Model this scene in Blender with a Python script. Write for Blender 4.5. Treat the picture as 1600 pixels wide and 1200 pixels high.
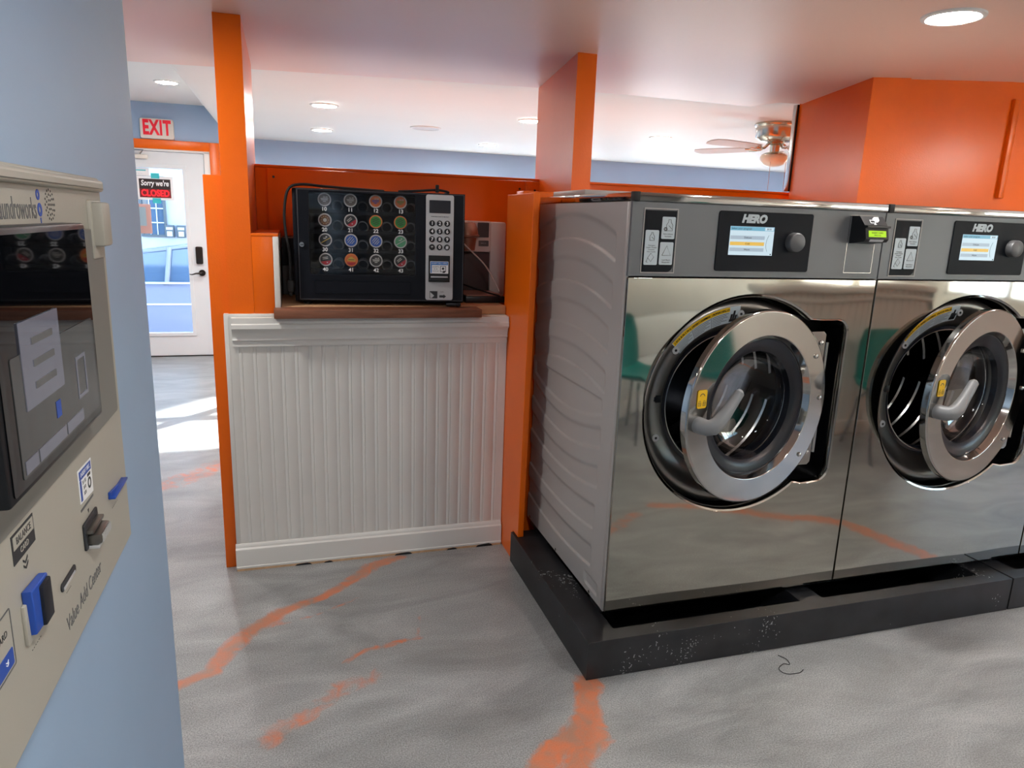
import bpy, bmesh, math, random
import numpy as np
from mathutils import Matrix, Vector

for o in list(bpy.data.objects):
    bpy.data.objects.remove(o, do_unlink=True)
scene = bpy.context.scene
COL = scene.collection
PI = math.pi
random.seed(7)

# ------------------------------------------------------------------ camera
CAM = Vector((-1.00185, -2.02971, 1.49443))
yaw, pit, rol, FPX = 0.304253, -0.226537, 0.035175, 1106.89
fwd = Vector((math.sin(yaw)*math.cos(pit), math.cos(yaw)*math.cos(pit), math.sin(pit)))
rgt = Vector((math.cos(yaw), -math.sin(yaw), 0))
upv = rgt.cross(fwd)
r2 = math.cos(rol)*rgt + math.sin(rol)*upv
u2 = -math.sin(rol)*rgt + math.cos(rol)*upv
cam = bpy.data.cameras.new('camera')
cam.sensor_width = 36.0
cam.lens = 36.0*FPX/1600.0
cam.clip_start = 0.02
camo = bpy.data.objects.new('camera', cam)
m = Matrix((r2, u2, -fwd)).transposed().to_4x4()
m.translation = CAM
camo.matrix_world = m
COL.objects.link(camo)
scene.camera = camo

# ------------------------------------------------------------------ world, sun, exposure
world = bpy.data.worlds.new('sky')
scene.world = world
world.use_nodes = True
wn = world.node_tree
for n in list(wn.nodes):
    wn.nodes.remove(n)
wo = wn.nodes.new('ShaderNodeOutputWorld')
wb = wn.nodes.new('ShaderNodeBackground')
ws = wn.nodes.new('ShaderNodeTexSky')
ws.sky_type = 'NISHITA'
ws.sun_disc = False
ws.sun_elevation = math.radians(23)
ws.sun_rotation = math.radians(40)
wb.inputs['Strength'].default_value = 1.0
wn.links.new(ws.outputs[0], wb.inputs['Color'])
wn.links.new(wb.outputs[0], wo.inputs['Surface'])

sun = bpy.data.lights.new('sun', 'SUN')
sun.energy = 40.0
sun.angle = math.radians(0.6)
sun.color = (1.0, 0.93, 0.84)
suno = bpy.data.objects.new('sun', sun)
sd = Vector((-0.65*math.cos(math.radians(23)), -0.76*math.cos(math.radians(23)), -math.sin(math.radians(23))))
suno.rotation_euler = sd.to_track_quat('-Z', 'Y').to_euler()
suno.location = (8, 12, 7)
COL.objects.link(suno)

scene.view_settings.view_transform = 'Standard'
scene.view_settings.look = 'None'
scene.view_settings.gamma = 1.0
scene.view_settings.use_curve_mapping = False
scene.view_settings.exposure = 0.55

LAMP = 200.0       # recessed light lens radiance

# ------------------------------------------------------------------ materials
def srgb(r, g, b):
    def f(c):
        c /= 255.0
        return c/12.92 if c <= 0.04045 else ((c+0.055)/1.055)**2.4
    return (f(r), f(g), f(b), 1.0)

def mat(name, col, rough=0.5, metal=0.0, spec=0.5, noise=0.0, nscale=8.0, bump=0.0, bscale=200.0,
        coat=0.0, emit=None, estr=0.0, aniso=None, rvar=0.0):
    M = bpy.data.materials.new(name)
    M.use_nodes = True
    nt = M.node_tree
    b = nt.nodes['Principled BSDF']
    b.inputs['Base Color'].default_value = col
    b.inputs['Roughness'].default_value = rough
    b.inputs['Metallic'].default_value = metal
    b.inputs['Specular IOR Level'].default_value = spec
    b.inputs['Coat Weight'].default_value = coat
    b.inputs['Coat Roughness'].default_value = 0.08
    tc = None
    if noise or bump or rvar:
        tc = nt.nodes.new('ShaderNodeTexCoord')
    if noise:
        n = nt.nodes.new('ShaderNodeTexNoise')
        n.inputs['Scale'].default_value = nscale
        n.inputs['Detail'].default_value = 5
        mp = nt.nodes.new('ShaderNodeMapping')
        if aniso:
            mp.inputs['Scale'].default_value = aniso
        nt.links.new(tc.outputs['Object'], mp.inputs['Vector'])
        nt.links.new(mp.outputs[0], n.inputs['Vector'])
        cr = nt.nodes.new('ShaderNodeValToRGB')
        k0, k1 = 1-noise, 1+noise
        cr.color_ramp.elements[0].position = 0.3
        cr.color_ramp.elements[1].position = 0.7
        cr.color_ramp.elements[0].color = (min(1, col[0]*k0), min(1, col[1]*k0), min(1, col[2]*k0), 1)
        cr.color_ramp.elements[1].color = (min(1, col[0]*k1), min(1, col[1]*k1), min(1, col[2]*k1), 1)
        nt.links.new(n.outputs['Fac'], cr.inputs['Fac'])
        nt.links.new(cr.outputs['Color'], b.inputs['Base Color'])
    if bump:
        n2 = nt.nodes.new('ShaderNodeTexNoise')
        n2.inputs['Scale'].default_value = bscale
        n2.inputs['Detail'].default_value = 3
        nt.links.new(tc.outputs['Object'], n2.inputs['Vector'])
        bp = nt.nodes.new('ShaderNodeBump')
        bp.inputs['Strength'].default_value = bump
        bp.inputs['Distance'].default_value = 0.002
        nt.links.new(n2.outputs['Fac'], bp.inputs['Height'])
        nt.links.new(bp.outputs[0], b.inputs['Normal'])
    if emit:
        b.inputs['Emission Color'].default_value = emit
        b.inputs['Emission Strength'].default_value = estr
    return M

def mat_glass(name, tint=(0.95, 0.98, 1, 1), refl=0.08, rough=0.0):
    M = bpy.data.materials.new(name)
    M.use_nodes = True
    nt = M.node_tree
    for n in list(nt.nodes):
        nt.nodes.remove(n)
    out = nt.nodes.new('ShaderNodeOutputMaterial')
    mx = nt.nodes.new('ShaderNodeMixShader')
    tr = nt.nodes.new('ShaderNodeBsdfTransparent')
    gl = nt.nodes.new('ShaderNodeBsdfGlossy')
    fr = nt.nodes.new('ShaderNodeLayerWeight')
    mr = nt.nodes.new('ShaderNodeMapRange')
    fr.inputs['Blend'].default_value = 0.25
    mr.inputs['To Min'].default_value = refl*0.6
    mr.inputs['To Max'].default_value = min(1, refl*7)
    tr.inputs['Color'].default_value = tint
    gl.inputs['Roughness'].default_value = rough
    nt.links.new(fr.outputs['Fresnel'], mr.inputs['Value'])
    nt.links.new(mr.outputs[0], mx.inputs['Fac'])
    nt.links.new(tr.outputs[0], mx.inputs[1])
    nt.links.new(gl.outputs[0], mx.inputs[2])
    nt.links.new(mx.outputs[0], out.inputs['Surface'])
    return M

M = {}
M['blue'] = mat('pale_blue_wall_paint', srgb(160, 188, 219), 0.6, noise=0.02, nscale=3, bump=0.08, bscale=260)
M['white_wall'] = mat('white_wall_paint', srgb(226, 224, 218), 0.5, noise=0.02, nscale=3)
M['ceil_near'] = mat('ceiling_paint_with_orange_bounce', srgb(240, 209, 193), 0.42, noise=0.012, nscale=1.5, bump=0.05, bscale=120)  # peach tint puts bounce from the orange walls into the ceiling colour
M['ceil'] = mat('white_ceiling_paint', srgb(240, 238, 232), 0.55, noise=0.01, nscale=2)
M['orange'] = mat('glossy_orange_paint', srgb(241, 108, 14), 0.30, spec=0.38, noise=0.03, nscale=5, bump=0.25, bscale=150)
M['trim_white'] = mat('white_trim_paint', srgb(226, 226, 222), 0.38, noise=0.025, nscale=4)
M['raw_wood'] = mat('bare_chipped_wood', srgb(214, 176, 138), 0.8, noise=0.15, nscale=40)
M['black_chip'] = mat('black_chipped_edge', srgb(34, 34, 36), 0.8)
M['door_white'] = mat('white_door_paint', srgb(224, 230, 234), 0.4, noise=0.015, nscale=4)
M['glass'] = mat_glass('clear_window_glass', (0.92, 0.97, 1, 1), 0.06)
M['vm_glass'] = mat_glass('clear_vending_glass', (0.96, 0.97, 0.98, 1), 0.04)
M['door_glass'] = mat_glass('clear_porthole_glass', (0.82, 0.84, 0.86, 1), 0.04)
M['ground'] = mat('asphalt_and_snow', srgb(205, 205, 208), 0.8, noise=0.12, nscale=1.2)
M['stucco'] = mat('grey_stucco', srgb(205, 206, 212), 0.9, noise=0.08, nscale=3, bump=0.4, bscale=60)
M['car'] = mat('blue_car_paint', srgb(150, 146, 160), 0.25, coat=0.6)
M['car_glass'] = mat('dark_car_glass', srgb(80, 100, 122), 0.05, spec=0.9)
M['rubber'] = mat('black_rubber', srgb(22, 22, 24), 0.65)
M['black'] = mat('black_plastic', srgb(20, 22, 26), 0.35)
M['black_satin'] = mat('black_panel', srgb(10, 16, 24), 0.5, spec=0.18, noise=0.1, nscale=20)
M['vm_body'] = mat('black_powder_coat', srgb(12, 16, 25), 0.45, spec=0.22, bump=0.15, bscale=600)
M['vm_in'] = mat('dark_interior_metal', srgb(52, 58, 66), 0.45, metal=0.2)
M['coil'] = mat('grey_wire_coil', srgb(120, 122, 126), 0.35, metal=0.8)
M['silver'] = mat('silver_panel', srgb(194, 196, 198), 0.35, metal=0.25)
M['white'] = mat('white_print', srgb(236, 238, 240), 0.5)
M['sticker_blue'] = mat('blue_print', srgb(60, 130, 205), 0.45)
M['navy_blue'] = mat('dark_blue_print', srgb(38, 78, 170), 0.4)
M['grey_print'] = mat('grey_print', srgb(96, 98, 100), 0.5)
M['dark_print'] = mat('dark_print', srgb(44, 46, 50), 0.5)
M['wood_dark'] = mat('brown_stained_wood', srgb(128, 82, 60), 0.5, noise=0.25, nscale=6, aniso=(1.2, 14, 14))
M['wood_light'] = mat('pale_wood', srgb(190, 150, 112), 0.5, noise=0.15, nscale=6, aniso=(1.2, 14, 14))
M['wash_grey'] = mat('grey_painted_steel', srgb(176, 172, 168), 0.4, metal=0.15, noise=0.01, nscale=4)
M['panel_grey'] = mat('slate_grey_panel', srgb(112, 115, 118), 0.42, metal=0.35)
M['gunmetal'] = mat('gunmetal', srgb(128, 125, 121), 0.33, metal=0.9)
M['chrome'] = mat('polished_steel', srgb(184, 182, 178), 0.07, metal=1.0)
M['brushed'] = mat('brushed_steel', srgb(196, 194, 190), 0.2, metal=1.0)
M['nickel'] = mat('brushed_nickel', srgb(205, 196, 180), 0.22, metal=1.0)
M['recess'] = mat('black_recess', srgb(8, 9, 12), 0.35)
M['seal'] = mat('black_door_seal', srgb(13, 16, 26), 0.3)
M['handle'] = mat('grey_handle_plastic', srgb(124, 126, 128), 0.45)
M['knob_grey'] = mat('dark_grey_knob', srgb(92, 93, 95), 0.4, metal=0.3)
M['yellow'] = mat('yellow_sticker', srgb(232, 186, 20), 0.45)
M['base_black'] = mat('black_painted_plinth', srgb(30, 31, 34), 0.42, noise=0.45, nscale=9)
M['label_white'] = mat('pale_label', srgb(196, 208, 214), 0.5)
M['lens'] = mat('lamp_lens', (1, 1, 1, 1), 0.5, emit=(1.0, 0.965, 0.92, 1), estr=LAMP)
M['lamp_ring'] = mat('white_lamp_ring', srgb(238, 236, 232), 0.5)
M['beige'] = mat('beige_kiosk_metal', srgb(168, 165, 155), 0.45, noise=0.01, nscale=5, bump=0.06, bscale=500)
M['beige_dark'] = mat('grey_kiosk_bezel', srgb(120, 120, 116), 0.5)
M['mon_glass'] = mat('glossy_black_screen', srgb(5, 6, 9), 0.03, spec=0.8)
M['exit_red'] = mat('exit_red', srgb(216, 14, 44), 0.5, emit=srgb(255, 20, 50), estr=0.12)
M['exit_white'] = mat('exit_housing', srgb(226, 222, 214), 0.5)
M['led_red'] = mat('led_red', srgb(255, 30, 40), 0.5, emit=srgb(255, 20, 30), estr=1.6)
M['sign_dark'] = mat('dark_sign_board', srgb(40, 28, 30), 0.5)
M['sign_red'] = mat('red_sign_board', srgb(120, 16, 24), 0.5)
M['teal_tape'] = mat('teal_tape', srgb(60, 190, 200), 0.5)
M['salmon'] = mat('salmon_poster', srgb(250, 185, 168), 0.6)
M['teal'] = mat('teal_plastic', srgb(24, 128, 122), 0.35)
M['steel_leg'] = mat('steel_tube', srgb(170, 172, 175), 0.25, metal=1.0)
M['bronze'] = mat('dark_bronze', srgb(58, 52, 48), 0.35, metal=0.7)
M['white_plastic'] = mat('white_plastic', srgb(236, 236, 234), 0.4)
M['dark_grey_plastic'] = mat('charcoal_plastic', srgb(80, 80, 84), 0.5)
M['copper'] = mat('rose_brown_plastic', srgb(168, 128, 110), 0.35, metal=0.4)
M['opal'] = mat('opal_glass', srgb(236, 230, 208), 0.3)
M['fan_blade'] = mat('pale_fan_blade', srgb(208, 202, 196), 0.4)
M['cable_white'] = mat('white_cable', srgb(214, 204, 198), 0.5)
M['navy_box'] = mat('navy_plastic', srgb(20, 24, 34), 0.5)
M['lcd_green'] = mat('lcd_green', srgb(150, 200, 30), 0.4, emit=srgb(170, 220, 20), estr=0.42)
M['scr_pale'] = mat('screen_pale', srgb(20, 22, 24), 0.25, emit=srgb(205, 228, 240), estr=0.62)
M['scr_blue'] = mat('screen_blue', srgb(20, 22, 24), 0.25, emit=srgb(110, 178, 205), estr=0.6)
M['scr_row'] = mat('screen_row', srgb(20, 22, 24), 0.25, emit=srgb(172, 190, 205), estr=0.6)
M['scr_gold'] = mat('screen_gold', srgb(20, 22, 24), 0.25, emit=srgb(236, 190, 80), estr=0.62)
M['scr_ink'] = mat('screen_ink', srgb(30, 40, 48), 0.3)
M['kio_pane'] = mat('kiosk_screen_grey', srgb(14, 14, 16), 0.05, spec=0.8, emit=srgb(150, 150, 148), estr=0.07)
M['kio_light'] = mat('kiosk_screen_light', srgb(14, 14, 16), 0.05, spec=0.8, emit=srgb(200, 200, 220), estr=0.12)

def mirror_mat():
    Mx = mat('mirror_polished_steel', srgb(168, 166, 158), 0.045, metal=1.0)
    nt = Mx.node_tree
    b = nt.nodes['Principled BSDF']
    tc = nt.nodes.new('ShaderNodeTexCoord')
    n = nt.nodes.new('ShaderNodeTexNoise')
    n.inputs['Scale'].default_value = 2.2
    n.inputs['Detail'].default_value = 1
    bp = nt.nodes.new('ShaderNodeBump')
    bp.inputs['Strength'].default_value = 0.35
    bp.inputs['Distance'].default_value = 0.012
    nt.links.new(tc.outputs['Object'], n.inputs['Vector'])
    nt.links.new(n.outputs['Fac'], bp.inputs['Height'])
    nt.links.new(bp.outputs[0], b.inputs['Normal'])
    return Mx
M['mirror'] = mirror_mat()

def drum_mat():
    Mx = mat('perforated_drum_steel', srgb(70, 72, 76), 0.25, metal=1.0)
    nt = Mx.node_tree
    b = nt.nodes['Principled BSDF']
    tc = nt.nodes.new('ShaderNodeTexCoord')
    v = nt.nodes.new('ShaderNodeTexVoronoi')
    v.inputs['Scale'].default_value = 70
    v.inputs['Randomness'].default_value = 0.15
    cr = nt.nodes.new('ShaderNodeValToRGB')
    cr.color_ramp.elements[0].position = 0.25
    cr.color_ramp.elements[0].color = (0.004, 0.004, 0.005, 1)
    cr.color_ramp.elements[1].position = 0.36
    cr.color_ramp.elements[1].color = srgb(82, 84, 88)
    nt.links.new(tc.outputs['Object'], v.inputs['Vector'])
    nt.links.new(v.outputs['Distance'], cr.inputs['Fac'])
    nt.links.new(cr.outputs[0], b.inputs['Base Color'])
    return Mx
M['drum'] = drum_mat()

def floor_mat():
    Mx = bpy.data.materials.new('grey_marbled_epoxy')
    Mx.use_nodes = True
    nt = Mx.node_tree
    b = nt.nodes['Principled BSDF']
    L = nt.links.new
    tc = nt.nodes.new('ShaderNodeTexCoord')
    mp = nt.nodes.new('ShaderNodeMapping')
    mp.inputs['Rotation'].default_value = (0, 0, math.radians(-25))
    mp.inputs['Scale'].default_value = (0.8, 2.0, 1)
    L(tc.outputs['Object'], mp.inputs['Vector'])
    n1 = nt.nodes.new('ShaderNodeTexNoise')
    n1.inputs['Scale'].default_value = 2.2
    n1.inputs['Detail'].default_value = 7
    n1.inputs['Roughness'].default_value = 0.58
    n1.inputs['Distortion'].default_value = 1.1
    L(mp.outputs[0], n1.inputs['Vector'])
    cr = nt.nodes.new('ShaderNodeValToRGB')
    e = cr.color_ramp.elements
    e[0].position = 0.27; e[0].color = srgb(122, 124, 124)
    e[1].position = 0.75; e[1].color = srgb(172, 174, 174)
    x = e.new(0.42); x.color = srgb(140, 142, 142)
    x = e.new(0.55); x.color = srgb(152, 154, 154)
    L(n1.outputs['Fac'], cr.inputs['Fac'])
    # fine aggregate speckle
    n2 = nt.nodes.new('ShaderNodeTexNoise')
    n2.inputs['Scale'].default_value = 230
    n2.inputs['Detail'].default_value = 2
    L(tc.outputs['Object'], n2.inputs['Vector'])
    mr = nt.nodes.new('ShaderNodeMapRange')
    mr.inputs['From Min'].default_value = 0.3
    mr.inputs['From Max'].default_value = 0.7
    mr.inputs['To Min'].default_value = 0.62
    mr.inputs['To Max'].default_value = 1.32
    L(n2.outputs['Fac'], mr.inputs['Value'])
    mul = nt.nodes.new('ShaderNodeMix')
    mul.data_type = 'RGBA'; mul.blend_type = 'MULTIPLY'
    mul.inputs['Factor'].default_value = 1.0
    L(cr.outputs['Color'], mul.inputs[6])
    L(mr.outputs[0], mul.inputs[7])
    # orange pigment poured in the epoxy
    at = nt.nodes.new('ShaderNodeAttribute')
    at.attribute_name = 'pigment'
    n3 = nt.nodes.new('ShaderNodeTexNoise')
    n3.inputs['Scale'].default_value = 16
    n3.inputs['Detail'].default_value = 6
    n3.inputs['Distortion'].default_value = 1.2
    L(tc.outputs['Object'], n3.inputs['Vector'])
    ad = nt.nodes.new('ShaderNodeMath'); ad.operation = 'ADD'
    L(at.outputs['Fac'], ad.inputs[0]); L(n3.outputs['Fac'], ad.inputs[1])
    mr2 = nt.nodes.new('ShaderNodeMapRange')
    mr2.inputs['From Min'].default_value = 0.82
    mr2.inputs['From Max'].default_value = 1.25
    mr2.inputs['To Max'].default_value = 0.85
    L(ad.outputs[0], mr2.inputs['Value'])
    mx = nt.nodes.new('ShaderNodeMix')
    mx.data_type = 'RGBA'
    L(mr2.outputs[0], mx.inputs['Factor'])
    L(mul.outputs[2], mx.inputs[6])
    cr2 = nt.nodes.new('ShaderNodeValToRGB')
    cr2.color_ramp.elements[0].position = 0.35; cr2.color_ramp.elements[0].color = srgb(172, 122, 96)
    cr2.color_ramp.elements[1].position = 0.7; cr2.color_ramp.elements[1].color = srgb(212, 112, 60)
    L(n3.outputs['Fac'], cr2.inputs['Fac'])
    L(cr2.outputs[0], mx.inputs[7])
    L(mx.outputs[2], b.inputs['Base Color'])
    b.inputs['Roughness'].default_value = 0.34
    b.inputs['Specular IOR Level'].default_value = 0.5
    n4 = nt.nodes.new('ShaderNodeTexNoise')
    n4.inputs['Scale'].default_value = 160
    L(tc.outputs['Object'], n4.inputs['Vector'])
    bp = nt.nodes.new('ShaderNodeBump')
    bp.inputs['Strength'].default_value = 0.35
    bp.inputs['Distance'].default_value = 0.0015
    L(n4.outputs['Fac'], bp.inputs['Height'])
    L(bp.outputs[0], b.inputs['Normal'])
    return Mx
M['floor'] = floor_mat()
def speckle(Mx, scale, thr, col):
    nt = Mx.node_tree; b = nt.nodes['Principled BSDF']
    src = b.inputs['Base Color'].links[0].from_socket
    tc = nt.nodes.new('ShaderNodeTexCoord'); v = nt.nodes.new('ShaderNodeTexNoise')
    v.inputs['Scale'].default_value = scale; v.inputs['Detail'].default_value = 1
    n2 = nt.nodes.new('ShaderNodeTexNoise'); n2.inputs['Scale'].default_value = 5
    ad = nt.nodes.new('ShaderNodeMath'); ad.operation = 'MULTIPLY'
    gt = nt.nodes.new('ShaderNodeMath'); gt.operation = 'GREATER_THAN'; gt.inputs[1].default_value = thr
    mx = nt.nodes.new('ShaderNodeMix'); mx.data_type = 'RGBA'
    nt.links.new(tc.outputs['Object'], v.inputs['Vector']); nt.links.new(tc.outputs['Object'], n2.inputs['Vector'])
    nt.links.new(v.outputs['Fac'], ad.inputs[0]); nt.links.new(n2.outputs['Fac'], ad.inputs[1]); nt.links.new(ad.outputs[0], gt.inputs[0])
    nt.links.new(gt.outputs[0], mx.inputs['Factor']); nt.links.new(src, mx.inputs[6]); mx.inputs[7].default_value = col
    nt.links.new(mx.outputs[2], b.inputs['Base Color'])
speckle(M['base_black'], 110, 0.44, srgb(150, 152, 152))

# ------------------------------------------------------------------ mesh builder
def FR(o, x, y):
    """frame: local x, local y, local z = x cross y, at o"""
    x = Vector(x).normalized(); y = Vector(y).normalized(); z = x.cross(y)
    mm = Matrix((x, y, z)).transposed().to_4x4()
    mm.translation = Vector(o)
    return mm
def FRONT(x, y, z):      # a surface that faces -Y
    return FR((x, y, z), (1, 0, 0), (0, 0, 1))
def EAST(x, y, z):       # a surface that faces +X
    return FR((x, y, z), (0, 1, 0), (0, 0, 1))
def DOWN(x, y, z):       # faces the floor
    return FR((x, y, z), (1, 0, 0), (0, -1, 0))
def UP(x, y, z):
    return FR((x, y, z), (1, 0, 0), (0, 1, 0))
ID = Matrix.Identity(4)

class MB:
    def __init__(s):
        s.v = []; s.f = []; s.mi = []; s.sm = []; s.mats = []
    def geo(s, vs, fs, m, T=None, smooth=False):
        if m not in s.mats: s.mats.append(m)
        k = s.mats.index(m); b = len(s.v)
        for p in vs:
            s.v.append(tuple(T @ Vector(p)) if T is not None else tuple(p))
        for f in fs:
            s.f.append(tuple(b+i for i in f)); s.mi.append(k); s.sm.append(smooth)
        return s
    def box(s, x0, x1, y0, y1, z0, z1, m, bev=0.0, T=None, seg=2):
        bm = bmesh.new()
        bmesh.ops.create_cube(bm, size=1.0)
        for v in bm.verts:
            v.co = Vector(((x0+x1)/2+v.co.x*(x1-x0), (y0+y1)/2+v.co.y*(y1-y0), (z0+z1)/2+v.co.z*(z1-z0)))
        if bev:
            bmesh.ops.bevel(bm, geom=bm.edges[:], offset=bev, segments=seg, profile=0.5, affect='EDGES')
        return s.bm(bm, m, T)
    def bm(s, bm, m, T=None, smooth=False):
        bm.verts.index_update()
        vs = [v.co[:] for v in bm.verts]
        fs = [[v.index for v in f.verts] for f in bm.faces]
        bm.free()
        return s.geo(vs, fs, m, T, smooth)
    def lathe(s, prof, m, T=None, n=48, smooth=True, a0=0.0, a1=2*PI, sup=False):
        full = abs(a1-a0-2*PI) < 1e-6
        pr2 = [prof[0]]
        for (ra, ha), (rb, hb) in zip(prof[:-1], prof[1:]):      # support loops keep flat bands flat
            ln = math.hypot(rb-ra, hb-ha)
            if sup and ln > 0.006:
                q = 0.0006/ln
                pr2.append((ra+(rb-ra)*q, ha+(hb-ha)*q)); pr2.append((rb-(rb-ra)*q, hb-(hb-ha)*q))
            pr2.append((rb, hb))
        prof = pr2
        vs = []; fs = []
        cols = n if full else n+1
        for i in range(cols):
            a = a0+(a1-a0)*i/n
            for r, h in prof:
                vs.append((r*math.cos(a), r*math.sin(a), h))
        k = len(prof)
        for i in range(n):
            j = (i+1) % cols
            for q in range(k-1):
                fs.append((i*k+q, j*k+q, j*k+q+1, i*k+q+1))
        return s.geo(vs, fs, m, T, smooth)
    def cyl(s, p0, p1, r, m, n=20, r1=None, T=None, smooth=True):
        p0 = Vector(p0); p1 = Vector(p1); r1 = r if r1 is None else r1
        d = (p1-p0); h = d.length
        q = d.to_track_quat('Z', 'Y').to_matrix().to_4x4(); q.translation = p0
        if T is not None: q = T @ q
        s.lathe([(r, 0), (r1, h)], m, q, n, smooth)
        s.geo([(r*math.cos(2*PI*i/n), r*math.sin(2*PI*i/n), 0) for i in range(n)], [tuple(reversed(range(n)))], m, q)
        s.geo([(r1*math.cos(2*PI*i/n), r1*math.sin(2*PI*i/n), h) for i in range(n)], [tuple(range(n))], m, q)
        return s
    def tube(s, pts, r, m, n=8, T=None, caps=True):
        pts = [Vector(p) for p in pts]
        rs = r if isinstance(r, (list, tuple)) else [r]*len(pts)
        vs = []; fs = []
        ref = None
        for i, p in enumerate(pts):
            t = (pts[min(i+1, len(pts)-1)]-pts[max(i-1, 0)]).normalized()
            if ref is None:
                ref = Vector((0, 0, 1)) if abs(t.z) < 0.9 else Vector((1, 0, 0))
            a = (ref - t*ref.dot(t)).normalized(); bb = t.cross(a); ref = a
            for k in range(n):
                an = 2*PI*k/n
                vs.append(tuple(p+(a*math.cos(an)+bb*math.sin(an))*rs[i]))
        for i in range(len(pts)-1):
            for k in range(n):
                fs.append((i*n+k, i*n+(k+1) % n, (i+1)*n+(k+1) % n, (i+1)*n+k))
        if caps:
            fs.append(tuple(reversed(range(n))))
            fs.append(tuple(range((len(pts)-1)*n, len(pts)*n)))
        return s.geo(vs, fs, m, T, True)
    def plate(s, outer, m, t=0.002, T=None, holes=(), bev=0.0):
        """polygon in local xy, thickness from z=0 to z=t"""
        cu = bpy.data.curves.new('tmp', 'CURVE')
        cu.dimensions = '2D'; cu.fill_mode = 'BOTH'
        cu.extrude = max(t/2-bev, 0.0); cu.bevel_depth = bev; cu.offset = -bev; cu.bevel_resolution = 2
        for lp in [outer]+list(holes):
            sp = cu.splines.new('POLY'); sp.points.add(len(lp)-1)
            for p, q in zip(sp.points, lp): p.co = (q[0], q[1], 0, 1)
            sp.use_cyclic_u = True
        ob = bpy.data.objects.new('tmp', cu)
        me = ob.to_mesh()
        vs = [(v.co.x, v.co.y, v.co.z+t/2) for v in me.vertices]
        fs = [tuple(p.vertices) for p in me.polygons]
        ob.to_mesh_clear(); bpy.data.objects.remove(ob); bpy.data.curves.remove(cu)
        return s.geo(vs, fs, m, T)
    def text(s, txt, size, m, T=None, t=0.0006, align='CENTER', shear=0.0, sx=1.0, bold=0.0, spacing=1.0):
        cu = bpy.data.curves.new('tmp', 'FONT')
        cu.body = txt; cu.size = size; cu.align_x = align; cu.align_y = 'CENTER'; cu.shear = shear
        cu.extrude = t/2; cu.resolution_u = 3; cu.offset = bold; cu.space_character = spacing
        ob = bpy.data.objects.new('tmp', cu)
        me = ob.to_mesh()
        vs = [(v.co.x*sx, v.co.y, v.co.z+t/2) for v in me.vertices]
        fs = [tuple(p.vertices) for p in me.polygons]
        ob.to_mesh_clear(); bpy.data.objects.remove(ob); bpy.data.curves.remove(cu)
        return s.geo(vs, fs, m, T)
    def sweepx(s, prof, x0, x1, m, smooth=False):
        """profile of (y,z) points, closed, swept along x"""
        n = len(prof)
        vs = [(x0, y, z) for y, z in prof]+[(x1, y, z) for y, z in prof]
        fs = [(i, (i+1) % n, n+(i+1) % n, n+i) for i in range(n)]
        fs += [tuple(reversed(range(n))), tuple(range(n, 2*n))]
        return s.geo(vs, fs, m, None, smooth)
    def build(s, name, parent=None, fix=True):
        me = bpy.data.meshes.new(name)
        me.from_pydata(s.v, [], s.f)
        for x in s.mats: me.materials.append(x)
        me.polygons.foreach_set('material_index', s.mi)
        me.polygons.foreach_set('use_smooth', s.sm)
        if fix:
            bm = bmesh.new(); bm.from_mesh(me)
            bmesh.ops.recalc_face_normals(bm, faces=bm.faces)
            bm.to_mesh(me); bm.free()
        me.update()
        try:
            me.set_sharp_from_angle(angle=math.radians(38))
        except Exception:
            pass
        o = bpy.data.objects.new(name, me)
        COL.objects.link(o)
        if parent is not None: o.parent = parent
        return o

def rrect(x0, x1, y0, y1, r, n=5):
    pts = []
    for cx, cy, a in ((x1-r, y1-r, 0), (x0+r, y1-r, 90), (x0+r, y0+r, 180), (x1-r, y0+r, 270)):
        for i in range(n+1):
            an = math.radians(a+90*i/n)
            pts.append((cx+r*math.cos(an), cy+r*math.sin(an)))
    return pts
def circ(cx, cy, r, n=32, a0=0.0):
    return [(cx+r*math.cos(a0+2*PI*i/n), cy+r*math.sin(a0+2*PI*i/n)) for i in range(n)]

def tag(o, label=None, cat=None, group=None, kind=None):
    if label: o['label'] = label
    if cat: o['category'] = cat
    if group: o['group'] = group
    if kind: o['kind'] = kind
    return o
def empty(name, loc=(0, 0, 0), label=None, cat=None, group=None, rz=0.0):
    o = bpy.data.objects.new(name, None)
    o.empty_display_size = 0.1
    o.location = loc; o.rotation_euler = (0, 0, rz)
    COL.objects.link(o)
    return tag(o, label, cat, group)
def struct(name, mb, fix=True):
    return tag(mb.build(name, None, fix), kind='structure')
def copy_tree(o, parent=None):
    c = o.copy(); COL.objects.link(c)
    if parent is not None: c.parent = parent
    for ch in list(o.children): copy_tree(ch, c)
    return c

ZC = 2.193       # ceiling over the washers
ZF = 2.205       # ceiling of the front shop
ZA = 2.482       # ceiling over the entry
YD = 5.89        # street wall
YP = 0.968       # partition face

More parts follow.
